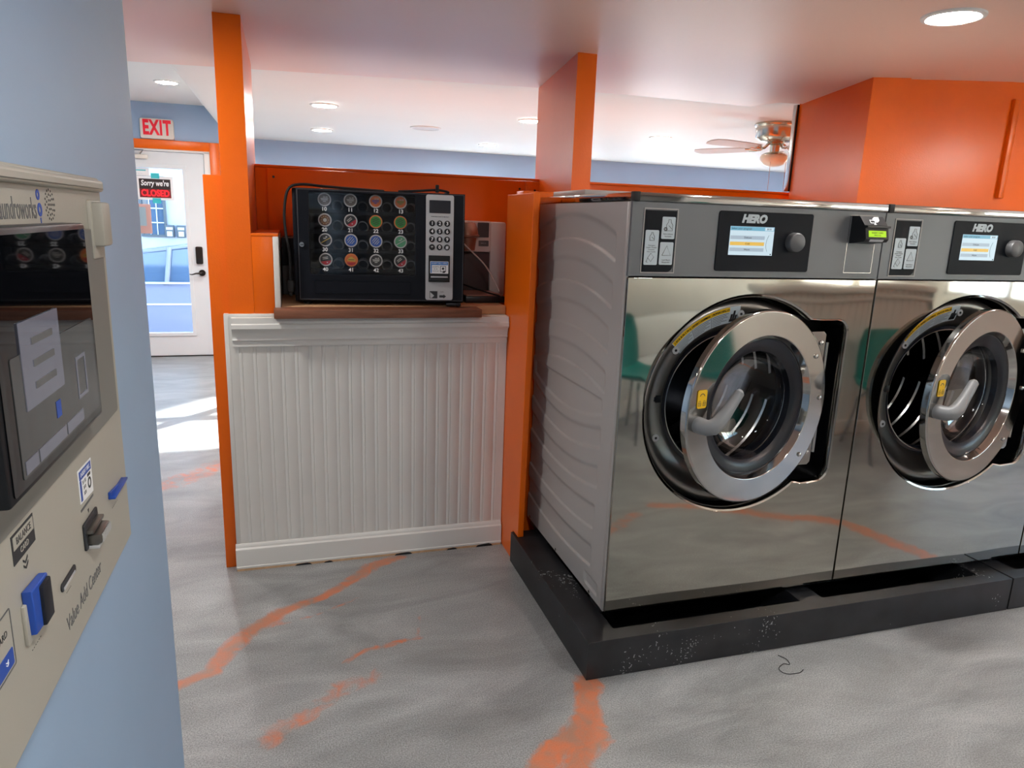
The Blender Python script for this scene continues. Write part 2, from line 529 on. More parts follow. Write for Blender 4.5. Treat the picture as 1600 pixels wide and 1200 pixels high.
# ================================================================== STRUCTURE
# ---- floor with poured pigment
def build_floor():
    x0, x1, y0, y1 = -4.6, 6.0, -4.6, YD
    xs = np.concatenate([np.arange(x0, -2.4, 0.2), np.arange(-2.4, 2.4, 0.02), np.arange(2.4, x1+0.01, 0.2)])
    ys = np.concatenate([np.arange(y0, -1.4, 0.2), np.arange(-1.4, 1.4, 0.02), np.arange(1.4, 4.6, 0.05), np.arange(4.6, y1+0.1, 0.2)])
    xs[-1] = x1; ys[-1] = y1
    X, Y = np.meshgrid(xs, ys, indexing='ij')
    P = np.zeros_like(X)
    veins = [
        ([(-1.55, 0.05), (-1.39, 0.188), (-1.302, 0.235), (-1.248, 0.371), (-1.172, 0.476), (-1.083, 0.568), (-0.938, 0.63), (-0.818, 0.733), (-0.713, 0.852), (-0.578, 0.914)],
         [0.03, 0.03, 0.04, 0.045, 0.05, 0.04, 0.025, 0.035, 0.045, 0.03], 0.85),
        ([(-1.13, 0.47), (-0.98, 0.50), (-0.86, 0.56), (-0.76, 0.62)], [0.012]*4, 0.5),
        ([(-1.10, -0.13), (-0.963, -0.033), (-0.879, 0.058), (-0.78, 0.075)], [0.06, 0.045, 0.05, 0.05], 0.5),
        ([(-0.875, 0.18), (-0.80, 0.235), (-0.732, 0.242), (-0.66, 0.262), (-0.59, 0.268)], [0.012, 0.014, 0.02, 0.016, 0.014], 0.7),
        ([(-0.60, 0.28), (-0.58, 0.40)], [0.012, 0.008], 0.5),
        ([(-0.10, -0.13), (-0.13, -0.19), (-0.155, -0.26), (-0.20, -0.32), (-0.26, -0.36), (-0.34, -0.40), (-0.40, -0.47)], [0.055, 0.04, 0.05, 0.055, 0.055, 0.045, 0.05], 1.0),
        ([(-0.17, -0.30), (-0.18, -0.37), (-0.25, -0.43), (-0.30, -0.50), (-0.42, -0.60)], [0.05, 0.055, 0.04, 0.05, 0.06], 1.0),
        ([(0.85, -1.25), (1.2, -1.05), (1.592, -0.881), (1.724, -0.793), (1.80, -0.55), (1.89, -0.274)], [0.05, 0.05, 0.06, 0.05, 0.07, 0.06], 0.9),
        ([(-0.1, -1.0), (0.25, -0.85), (0.45, -0.95), (0.7, -1.15)], [0.05, 0.05, 0.05, 0.05], 0.6),
        ([(-1.9, 1.9), (-1.6, 2.15), (-1.35, 2.5), (-1.2, 2.9)], [0.08, 0.12, 0.1, 0.12], 0.55),
    ]
    for pts, ws, amp in veins:
        for (ax, ay), (bx, by), wa, wb_ in zip(pts[:-1], pts[1:], ws[:-1], ws[1:]):
            dx, dy = bx-ax, by-ay
            t = np.clip(((X-ax)*dx+(Y-ay)*dy)/(dx*dx+dy*dy), 0, 1)
            d = np.hypot(X-ax-t*dx, Y-ay-t*dy)
            w = wa+(wb_-wa)*t
            P = np.maximum(P, amp*np.clip(1.35-d/w, 0, 1))
    nx, ny = len(xs), len(ys)
    vs = np.stack([X.ravel(), Y.ravel(), np.zeros(X.size)], 1)
    idx = np.arange(nx*ny).reshape(nx, ny)
    fs = np.stack([idx[:-1, :-1].ravel(), idx[1:, :-1].ravel(), idx[1:, 1:].ravel(), idx[:-1, 1:].ravel()], 1)
    me = bpy.data.meshes.new('floor')
    me.from_pydata(vs.tolist(), [], fs.tolist())
    a = me.attributes.new('pigment', 'FLOAT', 'POINT')
    a.data.foreach_set('value', P.ravel().astype(np.float32))
    me.materials.append(M['floor'])
    o = bpy.data.objects.new('floor', me); COL.objects.link(o)
    return tag(o, kind='structure')
build_floor()

# ---- ceilings
def build_ceiling():
    mb = MB()
    xs = list(np.linspace(-4.6, 6.0, 54))
    def yedge(x):
        return float(np.interp(x, [-1.75, -0.51, 0.29, 0.88, 1.60, 1.645, 1.66, 1.78], [2.126, 1.927, 1.817, 1.78, 1.783, 1.62, 1.594, 1.573]))
    xs += [1.60, 1.645, 1.66, 1.78]; xs = sorted(set(round(float(x), 4) for x in xs))
    def zz(x, y):
        kx = max(0, x-1.25)*0.069
        ky = min(1, max(0, (1.5-y)/0.5))
        return ZC+min(kx, 0.1)*ky
    ts = [0, 0.3, 0.5, 0.62, 0.7, 0.76, 0.82, 0.86, 0.9, 0.95, 1.0]
    vs = []
    for x in xs:
        ye = yedge(x)
        for t in ts:
            y = -4.6+(ye+4.6)*t
            vs.append((x, y, zz(x, y)))
        vs.append((x, ye, ZA+0.05))
    k = len(ts)+1
    fs = []
    for i in range(len(xs)-1):
        for j in range(k-1):
            fs.append((i*k+j, i*k+j+1, (i+1)*k+j+1, (i+1)*k+j))
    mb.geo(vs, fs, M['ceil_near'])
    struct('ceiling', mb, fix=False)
build_ceiling()
mb = MB()
# front shop ceiling with a soft rounded edge over the entry
prof = [(6.0, ZF), (-1.50, ZF), (-1.54, ZF+0.004), (-1.565, ZF+0.016), (-1.58, ZF+0.04), (-1.58, ZA+0.02), (6.0, ZA+0.02)]
n = len(prof)
mb.geo([(x, 1.5, z) for x, z in prof]+[(x, YD, z) for x, z in prof],
       [(i, (i+1) % n, n+(i+1) % n, n+i) for i in range(n)]+[tuple(range(n)), tuple(range(n, 2*n))], M['ceil'])
struct('ceiling', mb)
mb = MB(); mb.box(-4.6, -1.58, 2.0, YD, ZA, ZA+0.05, M['ceil']); struct('ceiling', mb)

# ---- left partition wall (blue) with the kiosk
mb = MB(); mb.box(-1.445, -1.325, -4.6, -0.212, 0, ZC+0.02, M['blue'], 0.004); struct('wall_left', mb)

# ---- outer shell
mb = MB(); mb.box(-4.7, -4.6, -4.6, YD, 0, 2.6, M['blue']); struct('wall_entry_side', mb)
mb = MB()
mb.plate([(-4.7, 0), (YD+0.18, 0), (YD+0.18, 2.6), (-4.7, 2.6)], M['white_wall'], 0.12, EAST(6.0, 0, 0),
         holes=[[(-4.2, 0.9), (-1.8, 0.9), (-1.8, 2.05), (-4.2, 2.05)], [(3.6, 0.9), (5.2, 0.9), (5.2, 1.9), (3.6, 1.9)]])
struct('wall_right', mb)
for k_, (a_, b_, c_, d_) in enumerate(((-4.2, -1.8, 0.9, 2.05), (3.6, 5.2, 0.9, 1.9))):  # unseen windows added in the right wall to bring in daylight
    mb = MB(); w_ = (b_-a_)/3
    mb.plate([(a_, c_), (b_, c_), (b_, d_), (a_, d_)], M['trim_white'], 0.06, EAST(6.03, 0, 0), holes=[[(a_+w_*i+0.04, c_+0.04), (a_+w_*(i+1)-0.04, c_+0.04), (a_+w_*(i+1)-0.04, d_-0.04), (a_+w_*i+0.04, d_-0.04)] for i in range(3)])
    wo_ = struct('window_%d' % (k_+3), mb)
    mb = MB(); mb.box(6.058, 6.064, a_+0.02, b_-0.02, c_+0.02, d_-0.02, M['glass']); mb.build('window_pane', wo_)
mb = MB(); mb.box(-4.6, 6.0, -4.7, -4.6, 0, 2.6, M['white_wall']); struct('wall_front', mb)

# ---- street wall with openings for the door and the shop window
DX0, DX1, DZ = -2.76, -1.74, 2.045
WX0, WX1, WZ0, WZ1 = -0.55, 2.6, 1.0, 1.90
mb = MB()
mb.plate([(-4.7, 0), (6.1, 0), (6.1, 2.6), (-4.7, 2.6)], M['blue'], 0.18, FRONT(0, YD+0.18, 0),
         holes=[[(DX0, 0.001), (DX1, 0.001), (DX1, DZ), (DX0, DZ)], [(WX0, WZ0), (WX1, WZ0), (WX1, WZ1), (WX0, WZ1)], [(2.8, 0.9), (4.7, 0.9), (4.7, 1.9), (2.8, 1.9)]])
struct('wall_back', mb)

# shop window
wroot = MB()
wroot.plate([(WX0, WZ0), (WX1, WZ0), (WX1, WZ1), (WX0, WZ1)], M['trim_white'], 0.06, FRONT(0, YD+0.12, 0),
            holes=[[(a, b), (c, b), (c, d), (a, d)] for a, c in ((WX0+0.05, 0.36), (0.46, 1.35), (1.45, WX1-0.05)) for b, d in ((WZ0+0.05, 1.40), (1.45, WZ1-0.04))])
wobj = struct('window_1', wroot)
mb = MB(); mb.box(WX0+0.02, WX1-0.02, YD+0.085, YD+0.091, WZ0+0.02, WZ1-0.02, M['glass']); mb.build('window_pane', wobj)

mb = MB()
mb.plate([(2.8, 0.9), (4.7, 0.9), (4.7, 1.9), (2.8, 1.9)], M['trim_white'], 0.06, FRONT(0, YD+0.12, 0), holes=[[(a_, 0.95), (b_, 0.95), (b_, 1.85), (a_, 1.85)] for a_, b_ in ((2.85, 3.72), (3.80, 4.65))])
wobj = struct('window_2', mb)  # added opening behind the half wall, brightens the front shop with daylight
mb = MB(); mb.box(2.82, 4.68, YD+0.085, YD+0.091, 0.92, 1.88, M['glass']); mb.build('window_pane', wobj)

# ---- entrance door
DL, DR = -2.71, -1.80
GX0, GX1, GZ0, GZ1 = -2.53, -2.00, 0.25, 1.875
mb = MB()
mb.plate([(DL, 0.012), (DR, 0.012), (DR, 2.03), (DL, 2.03)], M['door_white'], 0.045, FRONT(0, YD+0.05, 0),
         holes=[[(GX0, GZ0), (GX1, GZ0), (GX1, GZ1), (GX0, GZ1)]], bev=0.002)
mb.plate(rrect(GX0-0.035, GX1+0.035, GZ0-0.035, GZ1+0.035, 0.004), M['door_white'], 0.012, FRONT(0, YD+0.007, 0),
         holes=[[(GX0, GZ0), (GX1, GZ0), (GX1, GZ1), (GX0, GZ1)]], bev=0.003)
door = struct('door_1', mb)
mb = MB(); mb.box(GX0, GX1, YD+0.024, YD+0.030, GZ0, GZ1, M['glass']); mb.build('door_pane', door)
mb = MB()
mb.plate(rrect(-1.925, -1.86, 0.955, 1.128, 0.012), M['bronze'], 0.028, FRONT(0, YD+0.006, 0), bev=0.004)
mb.plate(rrect(-1.915, -1.87, 0.963, 1.01, 0.006), M['black'], 0.004, FRONT(0, YD-0.022, 0))
mb.build('door_lock', door)
mb = MB()
mb.cyl((-1.876, YD+0.006, 0.865), (-1.876, YD-0.014, 0.865), 0.032, M['bronze'])
mb.cyl((-1.876, YD-0.014, 0.865), (-1.876, YD-0.05, 0.865), 0.012, M['bronze'])
mb.tube([(-1.876, YD-0.05, 0.865), (-1.93, YD-0.052, 0.862), (-1.97, YD-0.05, 0.850), (-1.99, YD-0.046, 0.853)], [0.010, 0.008, 0.006, 0.005], M['bronze'])
mb.build('door_handle', door)
mb = MB()
mb.box(-2.62, -2.30, YD-0.035, YD+0.004, 1.955, 1.995, M['exit_white'], 0.006)
mb.tube([(-2.36, YD-0.03, 2.0), (-2.32, YD-0.10, 2.03), (-2.52, YD-0.02, 2.036)], 0.008, M['brushed'])
mb.build('door_closer', door)
# white jamb
mb = MB()
for a, b in ((DX0, DL-0.004), (DR+0.004, DX1)):
    mb.box(a, b, YD-0.012, YD+0.16, 0, DZ, M['trim_white'], 0.004)
mb.box(DX0, DX1, YD-0.012, YD+0.16, 2.033, DZ+0.01, M['trim_white'], 0.003)
mb.box(DX0, DX1, YD, YD+0.16, 0.0005, 0.011, M['bronze'])
struct('trim_1', mb)
# orange casing
mb = MB()
mb.box(DX1, DX1+0.09, YD-0.02, YD, 0.13, 2.14, M['orange'], 0.003)
mb.box(DX1-0.003, DX1+0.098, YD-0.026, YD, 0, 0.13, M['orange'], 0.003)
mb.box(DX0-0.09, DX0, YD-0.02, YD, 0, 2.14, M['orange'], 0.003)
mb.box(DX0, DX1, YD-0.02, YD, DZ+0.01, 2.14, M['orange'], 0.003)
struct('trim_2', mb)

# ---- partition: posts, half walls, back board of the coffee nook
def prism(mb, poly, z0, z1, m, bev=0.003):
    mb.plate(poly, m, z1-z0, UP(0, 0, z0), bev=bev)
mb = MB(); prism(mb, [(-1.247, YP), (-1.150, YP), (-1.158, 1.90), (-1.247, 1.90)], 0.0, ZC, M['orange']); struct('wall_post_left', mb)
mb = MB(); prism(mb, [(-1.312, YP+0.012), (-1.247, YP+0.012), (-1.247, 1.90), (-1.312, 1.90)], 0.0, 1.625, M['orange']); struct('wall_post_backing', mb)
mb = MB(); prism(mb, [(0.177, YP-0.004), (0.265, YP-0.004), (0.375, 1.815), (0.297, 1.815)], 0.0, ZC, M['orange']); struct('wall_post_middle', mb)
# nook cheek: orange face with a raw white edge
mb = MB()
mb.box(-1.150, -1.070, YP, 1.68, 1.09, 1.405, M['orange'], 0.003)
mb.box(-1.070, -1.048, YP-0.004, 1.68, 1.075, 1.402, M['trim_white'], 0.004)
mb.box(-1.150, -1.048, YP-0.002, 1.68, 1.400, 1.412, M['orange'], 0.003)
struct('wall_nook_cheek', mb)
# back half wall
mb = MB()
mb.box(-1.155, 1.95, 1.70, 1.80, 0, 1.703, M['orange'], 0.004)
mb.box(-1.155, 1.95, 1.695, 1.815, 1.703, 1.716, M['orange'], 0.003)
mb.box(-1.10, 0.20, 1.690, 1.70, 1.05, 1.700, M['orange'], 0.002)
mb.box(0.202, 0.30, 1.690, 1.70, 1.05, 1.700, M['orange'], 0.002)
for x, z in ((-1.07, 1.66), (0.17, 1.66), (0.255, 1.655)):
    mb.cyl((x, 1.6905, z), (x, 1.688, z), 0.006, M['bronze'], 10)
struct('wall_half', mb)
# side panel by the washer, notched over the plinth
mb = MB()
mb.plate([(0.70, 0.1435), (0.775, 0.1435), (0.775, 0.0), (1.02, 0.0), (1.02, 1.602), (0.665, 1.602)], M['orange'], 0.026, EAST(-0.094, 0, 0), bev=0.002)
struct('wall_side_panel', mb)
mb = MB(); mb.box(-0.06, 0.29, 0.905, 1.0, 0.0, 1.618, M['orange'], 0.003); struct('wall_panel_return', mb)

# orange wall at the right, behind the washers
mb = MB()
prism(mb, [(1.700, 0.955), (1.925, 0.955), (1.925, 0.975), (6.0, 0.975), (6.0, 1.70), (1.795, 1.60)], 0.0, 2.32, M['orange'], 0.002)
mb.box(2.62, 2.66, 0.955, 0.98, 1.70, 2.2, M['orange'], 0.006)
struct('wall_column', mb)
mb = MB(); mb.box(1.778, 1.796, 1.60, 1.63, 1.716, ZC, M['brushed'], 0.002); mb.box(1.784, 1.802, 1.598, 1.604, 1.716, ZC, M['black']); struct('trim_3', mb)

# ---- wainscot (white beadboard), chair rail, baseboard
mb = MB()
xs = []; pitch = 0.0535
x = -1.252
top = []
prof = []
while x < -0.10:
    for dx, dy in ((0, 0), (0.0345, 0), (0.0365, 0.0014), (0.0385, 0.0), (0.042, -0.0008), (0.0475, -0.0008), (0.0495, 0.0014), (0.0515, 0)):
        if x+dx < -0.096: prof.append((x+dx, YP-0.012+dy))
    x += pitch
poly = prof+[(-0.096, YP-0.012), (-0.096, YP+0.05), (-1.252, YP+0.05)]
n = len(poly)
mb.geo([(a, b, 0.09) for a, b in poly]+[(a, b, 1.085) for a, b in poly],
       [(i, (i+1) % n, n+(i+1) % n, n+i) for i in range(n)]+[tuple(range(n)), tuple(range(n, 2*n))], M['trim_white'])
mb.box(-1.265, -1.247, YP-0.014, YP+0.012, 0.10, 1.098, M['trim_white'], 0.003)
mb.box(-1.265, -1.05, YP-0.012, YP+0.05, 1.083, 1.097, M['trim_white'], 0.003)
struct('wall_wainscot', mb)
mb = MB()
pr = [(YP-0.008, 1.084), (YP-0.040, 1.084), (YP-0.041, 1.062), (YP-0.046, 1.058), (YP-0.047, 1.042), (YP-0.042, 1.036), (YP-0.034, 1.030), (YP-0.029, 1.016),
      (YP-0.026, 1.004), (YP-0.027, 0.998), (YP-0.030, 0.994), (YP-0.024, 0.989), (YP-0.021, 0.980), (YP-0.023, 0.974), (YP-0.022, 0.966), (YP-0.008, 0.964)]
mb.sweepx(pr, -1.236, -0.098, M['trim_white'])
struct('trim_4', mb)
mb = MB()
pr = [(YP-0.008, 0.116), (YP-0.015, 0.116), (YP-0.021, 0.108), (YP-0.022, 0.100), (YP-0.029, 0.094), (YP-0.030, 0.086), (YP-0.031, 0.020), (YP-0.035, 0.018), (YP-0.035, 0.0105), (YP-0.008, 0.0105)]
mb.sweepx(pr, -1.268, -0.098, M['trim_white'])
mb.sweepx([(YP-0.034, 0.0), (YP-0.034, 0.0115), (YP-0.008, 0.0115), (YP-0.008, 0)], -1.266, -0.10, M['raw_wood'])
for a, b, h in ((-1.03, -0.96, 0.009), (-0.91, -0.87, 0.008), (-0.60, -0.52, 0.010), (-0.36, -0.31, 0.009), (-0.22, -0.14, 0.013)):
    mb.plate([(a, 0), (b, 0), (b-0.008, h*0.7), (b-0.02, h), (a+0.025, h*0.8), (a+0.008, h*0.6)], M['black_chip'], 0.002, FRONT(0, YP-0.0352, 0.0005))
struct('baseboard_partition', mb)

# ---- things behind the camera that the steel fronts mirror: panelled walls
mb = MB()
d = Vector((0.86, -0.51, 0)).normalized()
T = FR((0.95, -2.62, 0), d, (0, 0, 1))      # faces back to the washers on its -z side
nb = 6
for i in range(nb):
    z0 = 0.12+i*0.34
    mb.box(0, 3.4, z0, z0+0.332, -0.02, 0.05, M['trim_white'], 0.004, T)
mb.box(0, 3.4, 0, ZC-0.0, 0.0, 0.06, M['white_wall'], 0, T)
mb.box(0, 3.4, 0, 0.12, -0.03, 0.05, M['trim_white'], 0.004, T)
struct('wall_panelled', mb)
mb = MB()
xx = 2.05
poly = []
while xx < 3.5:
    for dx, dy in ((0, 0), (0.05, 0), (0.054, -0.004), (0.058, 0)):
        poly.append((xx+dx, -2.10+dy))
    xx += 0.06
poly += [(3.5, -2.10), (3.5, -2.2), (2.05, -2.2)]
n = len(poly)
mb.geo([(a, b, 0.0) for a, b in poly]+[(a, b, 1.12) for a, b in poly],
       [(i, (i+1) % n, n+(i+1) % n, n+i) for i in range(n)]+[tuple(range(n)), tuple(range(n, 2*n))], M['trim_white'])
mb.box(2.03, 3.52, -2.2, -2.075, 0, 0.12, M['trim_white'], 0.006)
mb.box(2.02, 3.53, -2.23, -2.055, 1.10, 1.15, M['trim_white'], 0.012)
mb.box(2.02, 3.53, -2.23, -2.075, 1.03, 1.06, M['trim_white'], 0.008)
struct('wall_low_beadboard', mb)

# ---- outdoors: pavement and the building across
mb = MB(); mb.box(-30, 30, 7.6, 40, -0.7, -0.50, M['ground']); mb.box(6.12, 30, -30, YD+0.18, -0.3, -0.02, M['ground']); mb.box(-30, 30, YD+0.18, 7.6, -0.7, -0.03, M['ground']); struct('trim_street_ground', mb)

# ================================================================== RECESSED LIGHTS
def light(x, y, z, label, group='round recessed ceiling lights', r=0.078, lit=True):
    t = empty('recessed_light', (x, y, z), label, 'ceiling light', group if group else None)
    mb = MB(); mb.lathe([(r+0.018, 0.0), (r+0.017, 0.006), (r+0.004, 0.009), (r, 0.007), (r, 0.0)], M['lamp_ring'], DOWN(0, 0, 0), 40)
    mb.build('trim_ring', t)
    mb = MB(); mb.geo([(r*math.cos(2*PI*i/40), r*math.sin(2*PI*i/40), 0.005) for i in range(40)], [tuple(range(40))], M['lens'], DOWN(0, 0, 0))
    mb.build('lens', t, fix=False)
    return t
light(1.088, -0.034, ZC, 'bright recessed ceiling light above the first washing machine')
for x, y in ((-1.78, 0.50), (3.43, -0.12), (0.9, -1.7), (-0.70, -1.9), (3.2, -2.6)):  # first two read off shadow and highlight; the rest added to brighten the room
    light(x, y, ZC, 'unseen recessed ceiling light out of frame over the laundry floor')
light(-0.755, 3.163, ZF, 'recessed light on the white ceiling right of the left orange post, the nearer one')
light(-0.71, 4.655, ZF, 'recessed light on the white ceiling right of the left orange post, the farther one')
light(0.689, 3.128, ZF, 'recessed light partly hidden behind the middle orange post')
light(0.859, 4.957, ZF, 'far small recessed light just above the blue strip, left of the middle post')
light(1.943, 3.50, ZF, 'recessed light left of the ceiling fan')
light(-1.91, 4.60, ZA, 'recessed light on the raised entry ceiling above the exit sign')
for x, y in ((3.6, 3.4), (-3.4, 3.6), (-2.6, 2.7)):  # unseen lights added to brighten the front shop and entry
    light(x, y, ZF if x > 0 else ZA, 'added recessed ceiling light out of frame in the front shop')
t = empty('ceiling_speaker', (0.077, 3.991, ZF), 'unlit round flush ceiling speaker between the recessed lights', 'speaker')
mb = MB(); mb.lathe([(0.125, 0), (0.124, 0.006), (0.112, 0.010), (0.108, 0.008)], M['lamp_ring'], DOWN(0, 0, 0), 40); mb.build('rim', t)
mb = MB(); mb.lathe([(0.109, 0.007), (0.0005, 0.008)], M['fan_blade'], DOWN(0, 0, 0), 40); mb.build('grille', t)

# ================================================================== CEILING FAN
fan = empty('ceiling_fan', (2.22, 2.36, ZF), 'brushed nickel flush ceiling fan with pale blades and opal bowl light', 'ceiling fan')
mb = MB()
mb.lathe([(0.001, 0), (0.145, 0.0), (0.15, 0.012), (0.145, 0.022), (0.138, 0.026), (0.138, 0.085), (0.130, 0.098), (0.105, 0.115), (0.098, 0.118), (0.05, 0.124), (0.001, 0.125)], M['nickel'], DOWN(0, 0, 0), 48)
mb.build('motor_housing', fan)
mb = MB()
mb.lathe([(0.055, 0.12), (0.06, 0.135), (0.035, 0.145), (0.032, 0.185), (0.07, 0.195), (0.085, 0.205), (0.085, 0.212), (0.001, 0.213)], M['nickel'], DOWN(0, 0, 0), 36)
mb.build('light_fitting', fan)
mb = MB()
mb.lathe([(0.086, 0.21), (0.092, 0.222), (0.088, 0.245), (0.070, 0.268), (0.04, 0.281), (0.001, 0.285)], M['opal'], DOWN(0, 0, 0), 36)
mb.build('bowl_shade', fan)
for k in range(5):
    a = math.radians(192+72*k)
    R = Matrix.Rotation(a, 4, 'Z')
    mb = MB()
    mb.tube([(0.05, 0, -0.130), (0.10, 0, -0.168), (0.14, 0, -0.172), (0.18, 0, -0.165)], 0.007, M['nickel'], 8, R)
    mb.tube([(0.12, 0, -0.172), (0.16, 0.03, -0.167), (0.20, 0.035, -0.163)], 0.005, M['nickel'], 8, R)
    mb.tube([(0.12, 0, -0.172), (0.16, -0.03, -0.172), (0.20, -0.035, -0.169)], 0.005, M['nickel'], 8, R)
    ir = mb.build('blade_iron', fan)
    mb = MB()
    tilt = Matrix.Rotation(math.radians(9), 4, 'X')
    pts = [(0.17, -0.045), (0.30, -0.058), (0.52, -0.066), (0.585, -0.055), (0.61, -0.02), (0.61, 0.02), (0.585, 0.055), (0.52, 0.066), (0.30, 0.058), (0.17, 0.045)]
    mb.plate(pts, M['fan_blade'], 0.006, R @ Matrix.Translation((0, 0, -0.165)) @ tilt, bev=0.001)
    mb.build('blade', fan)
for dx in (-0.06, 0.065):
    mb = MB(); mb.tube([(dx, -0.05, -0.205), (dx, -0.052, -0.45)], 0.0016, M['nickel'], 6); mb.build('pull_chain', fan)

# ================================================================== EXIT SIGN, CLOSED SIGN, NOTICES
ex = empty('exit_sign', (-2.195, YD, 2.145), 'white exit sign with red letters above the glazed entrance door', 'exit sign')
mb = MB(); mb.plate(rrect(-0.148, 0.148, 0, 0.185, 0.018), M['exit_white'], 0.045, FRONT(0, 0.0, 0), bev=0.006); mb.build('housing', ex)
mb = MB(); mb.text('EXIT', 0.185, M['exit_red'], FRONT(0, -0.0455, 0.096), 0.002, sx=0.60, bold=0.0075, spacing=1.12); mb.build('lettering', ex)

cs = empty('closed_sign', (-2.258, YD+0.02, 1.572), 'white framed sorry closed sign with red letters taped inside door glass', 'sign')
mb = MB(); mb.plate(rrect(-0.165, 0.165, 0, 0.225, 0.004), M['white'], 0.004, FRONT(0, 0, 0)); mb.build('board', cs)
mb = MB(); mb.box(-0.14, 0.14, -0.0055, -0.0045, 0.105, 0.20, M['sign_dark']); mb.box(-0.14, 0.14, -0.0055, -0.0045, 0.022, 0.105, M['sign_red'])
mb.build('panel', cs)
mb = MB(); mb.text("Sorry we're", 0.072, M['white'], FRONT(0, -0.0058, 0.158), 0.001, sx=0.72, bold=0.002, shear=0.15); mb.build('white_lettering', cs)
mb = MB(); mb.text('CLOSED', 0.085, M['led_red'], FRONT(0, -0.0058, 0.063), 0.001, sx=0.80, bold=0.001); mb.build('red_lettering', cs)
for z0, z1 in ((0.205, 0.255), (-0.032, 0.018)):
    mb = MB(); mb.box(-0.03, 0.045, -0.006, -0.0045, z0, z1, M['teal_tape']); mb.build('tape', cs)
mb = MB(); mb.box(-2.47, -2.30, YD+0.017, YD+0.021, 1.80, 1.872, M['white'])
mb.box(-2.45, -2.33, YD+0.0163, YD+0.017, 1.845, 1.855, M['teal_tape']); mb.text('. . . .', 0.03, M['grey_print'], FRONT(-2.39, YD+0.0165, 1.825), 0.0004)
tag(mb.build('paper_notice'), 'small white paper notice in the top corner of door glass', 'notice')
po = MB(); po.box(-2.52, -2.315, YD+0.0335, YD+0.036, 1.245, 1.53, M['salmon']); po.box(-2.50, -2.36, YD+0.0325, YD+0.0335, 1.32, 1.50, M['label_white'])
tag(po.build('window_poster'), 'salmon bordered poster on the door glass below the closed sign', 'poster')

# ================================================================== OUTDOORS
bl = empty('street_building', (-3.0, 13.0, -0.50), 'pale grey building across the street seen through the door glass', 'building')
mb = MB(); mb.box(-9, 9, 0, 5, 0, 6.5, M['stucco']); mb.build('facade', bl)
f = MB(); ZB = 0.52
f.plate([(-0.66, ZB+0.95), (-0.22, ZB+0.95), (-0.22, ZB+2.05), (-0.66, ZB+2.05)], M['grey_print'], 0.08, FRONT(0, -0.002, 0), holes=[[(-0.62, ZB+0.99), (-0.26, ZB+0.99), (-0.26, ZB+2.01), (-0.62, ZB+2.01)]])
for k in range(2): f.box(-0.51+0.12*k, -0.495+0.12*k, -0.05, -0.03, ZB+0.98, ZB+2.02, M['white'])
for k in range(3): f.box(-0.62, -0.26, -0.05, -0.03, ZB+1.2+0.26*k, ZB+1.22+0.26*k, M['white'])
f = f.build('window_frame', bl)
mb = MB(); mb.box(-0.63, -0.25, -0.02, -0.004, ZB+0.98, ZB+2.02, M['car_glass']); mb.build('window_pane', f)
def meter(x, lab):
    t = empty('wall_box', (x, 12.999, 0.966), lab, 'meter box', 'meter boxes on the street building')
    mb = MB(); mb.box(-0.075, 0.075, -0.10, 0, 0, 0.225, M['grey_print'], 0.006); mb.build('box', t)
    mb = MB(); mb.box(-0.045, 0.045, -0.104, -0.10, 0.02, 0.11, M['white']); mb.box(-0.055, 0.055, -0.104, -0.10, 0.14, 0.185, M['white']); mb.build('label_plate', t)
meter(-3.174, 'left grey meter box on the wall across the street'); meter(-2.975, 'right grey meter box on the wall across the street')

car = empty('parked_car', (-2.6, 10.2, -0.50), 'blue parked car outside, seen through the glass of the entrance door', 'car')
def loft(mb, secs, m):
    k = len(secs[0]); vs = [p for s_ in secs for p in s_]
    fs = []
    for i in range(len(secs)-1):
        for j in range(k):
            fs.append((i*k+j, i*k+(j+1) % k, (i+1)*k+(j+1) % k, (i+1)*k+j))
    fs += [tuple(reversed(range(k))), tuple(range((len(secs)-1)*k, len(secs)*k))]
    mb.geo(vs, fs, m, None, True)
side = [(-2.2, 0.35, 0.70), (-2.1, 0.25, 0.78), (-1.3, 0.2, 0.88), (-0.8, 0.2, 0.92), (0.9, 0.2, 0.95), (1.7, 0.22, 0.95), (2.15, 0.3, 0.88), (2.25, 0.4, 0.75)]
mb = MB()
loft(mb, [[(x, -0.86, a), (x, -0.90, (a+b)/2), (x, -0.82, b), (x, 0.82, b), (x, 0.90, (a+b)/2), (x, 0.86, a)] for x, a, b in side], M['car'])
mb.build('car_body', car)
for zt_ in (0.93, 0.62):
    mb = MB(); mb.box(-1.7, 1.9, -0.915, -0.87, zt_, zt_+0.025, M['white'], 0.004); mb.build('side_trim', car)
mb = MB()
cab = [(-1.25, 0.90, 0.0), (-0.55, 1.36, 0), (0.2, 1.46, 0), (1.1, 1.42, 0), (1.9, 0.98, 0)]
loft(mb, [[(x, -0.80, 0.88), (x, -0.80+0.14*(z-0.88)/0.58, z), (x, 0.80-0.14*(z-0.88)/0.58, z), (x, 0.80, 0.88)] for x, z, _ in cab], M['car_glass'])
cabin = mb.build('cabin_glass', car)
mb = MB()
loft(mb, [[(x, -0.70, z+0.0), (x, -0.66, z+0.03), (x, 0.66, z+0.03), (x, 0.70, z)] for x, z in ((-0.62, 1.33), (0.2, 1.45), (1.15, 1.41))], M['car'])
for x in (-0.15, 0.75): mb.tube([(x, -0.83, 0.90), (x+0.05, -0.70, 1.44)], 0.035, M['car'])
mb.build('roof', car)
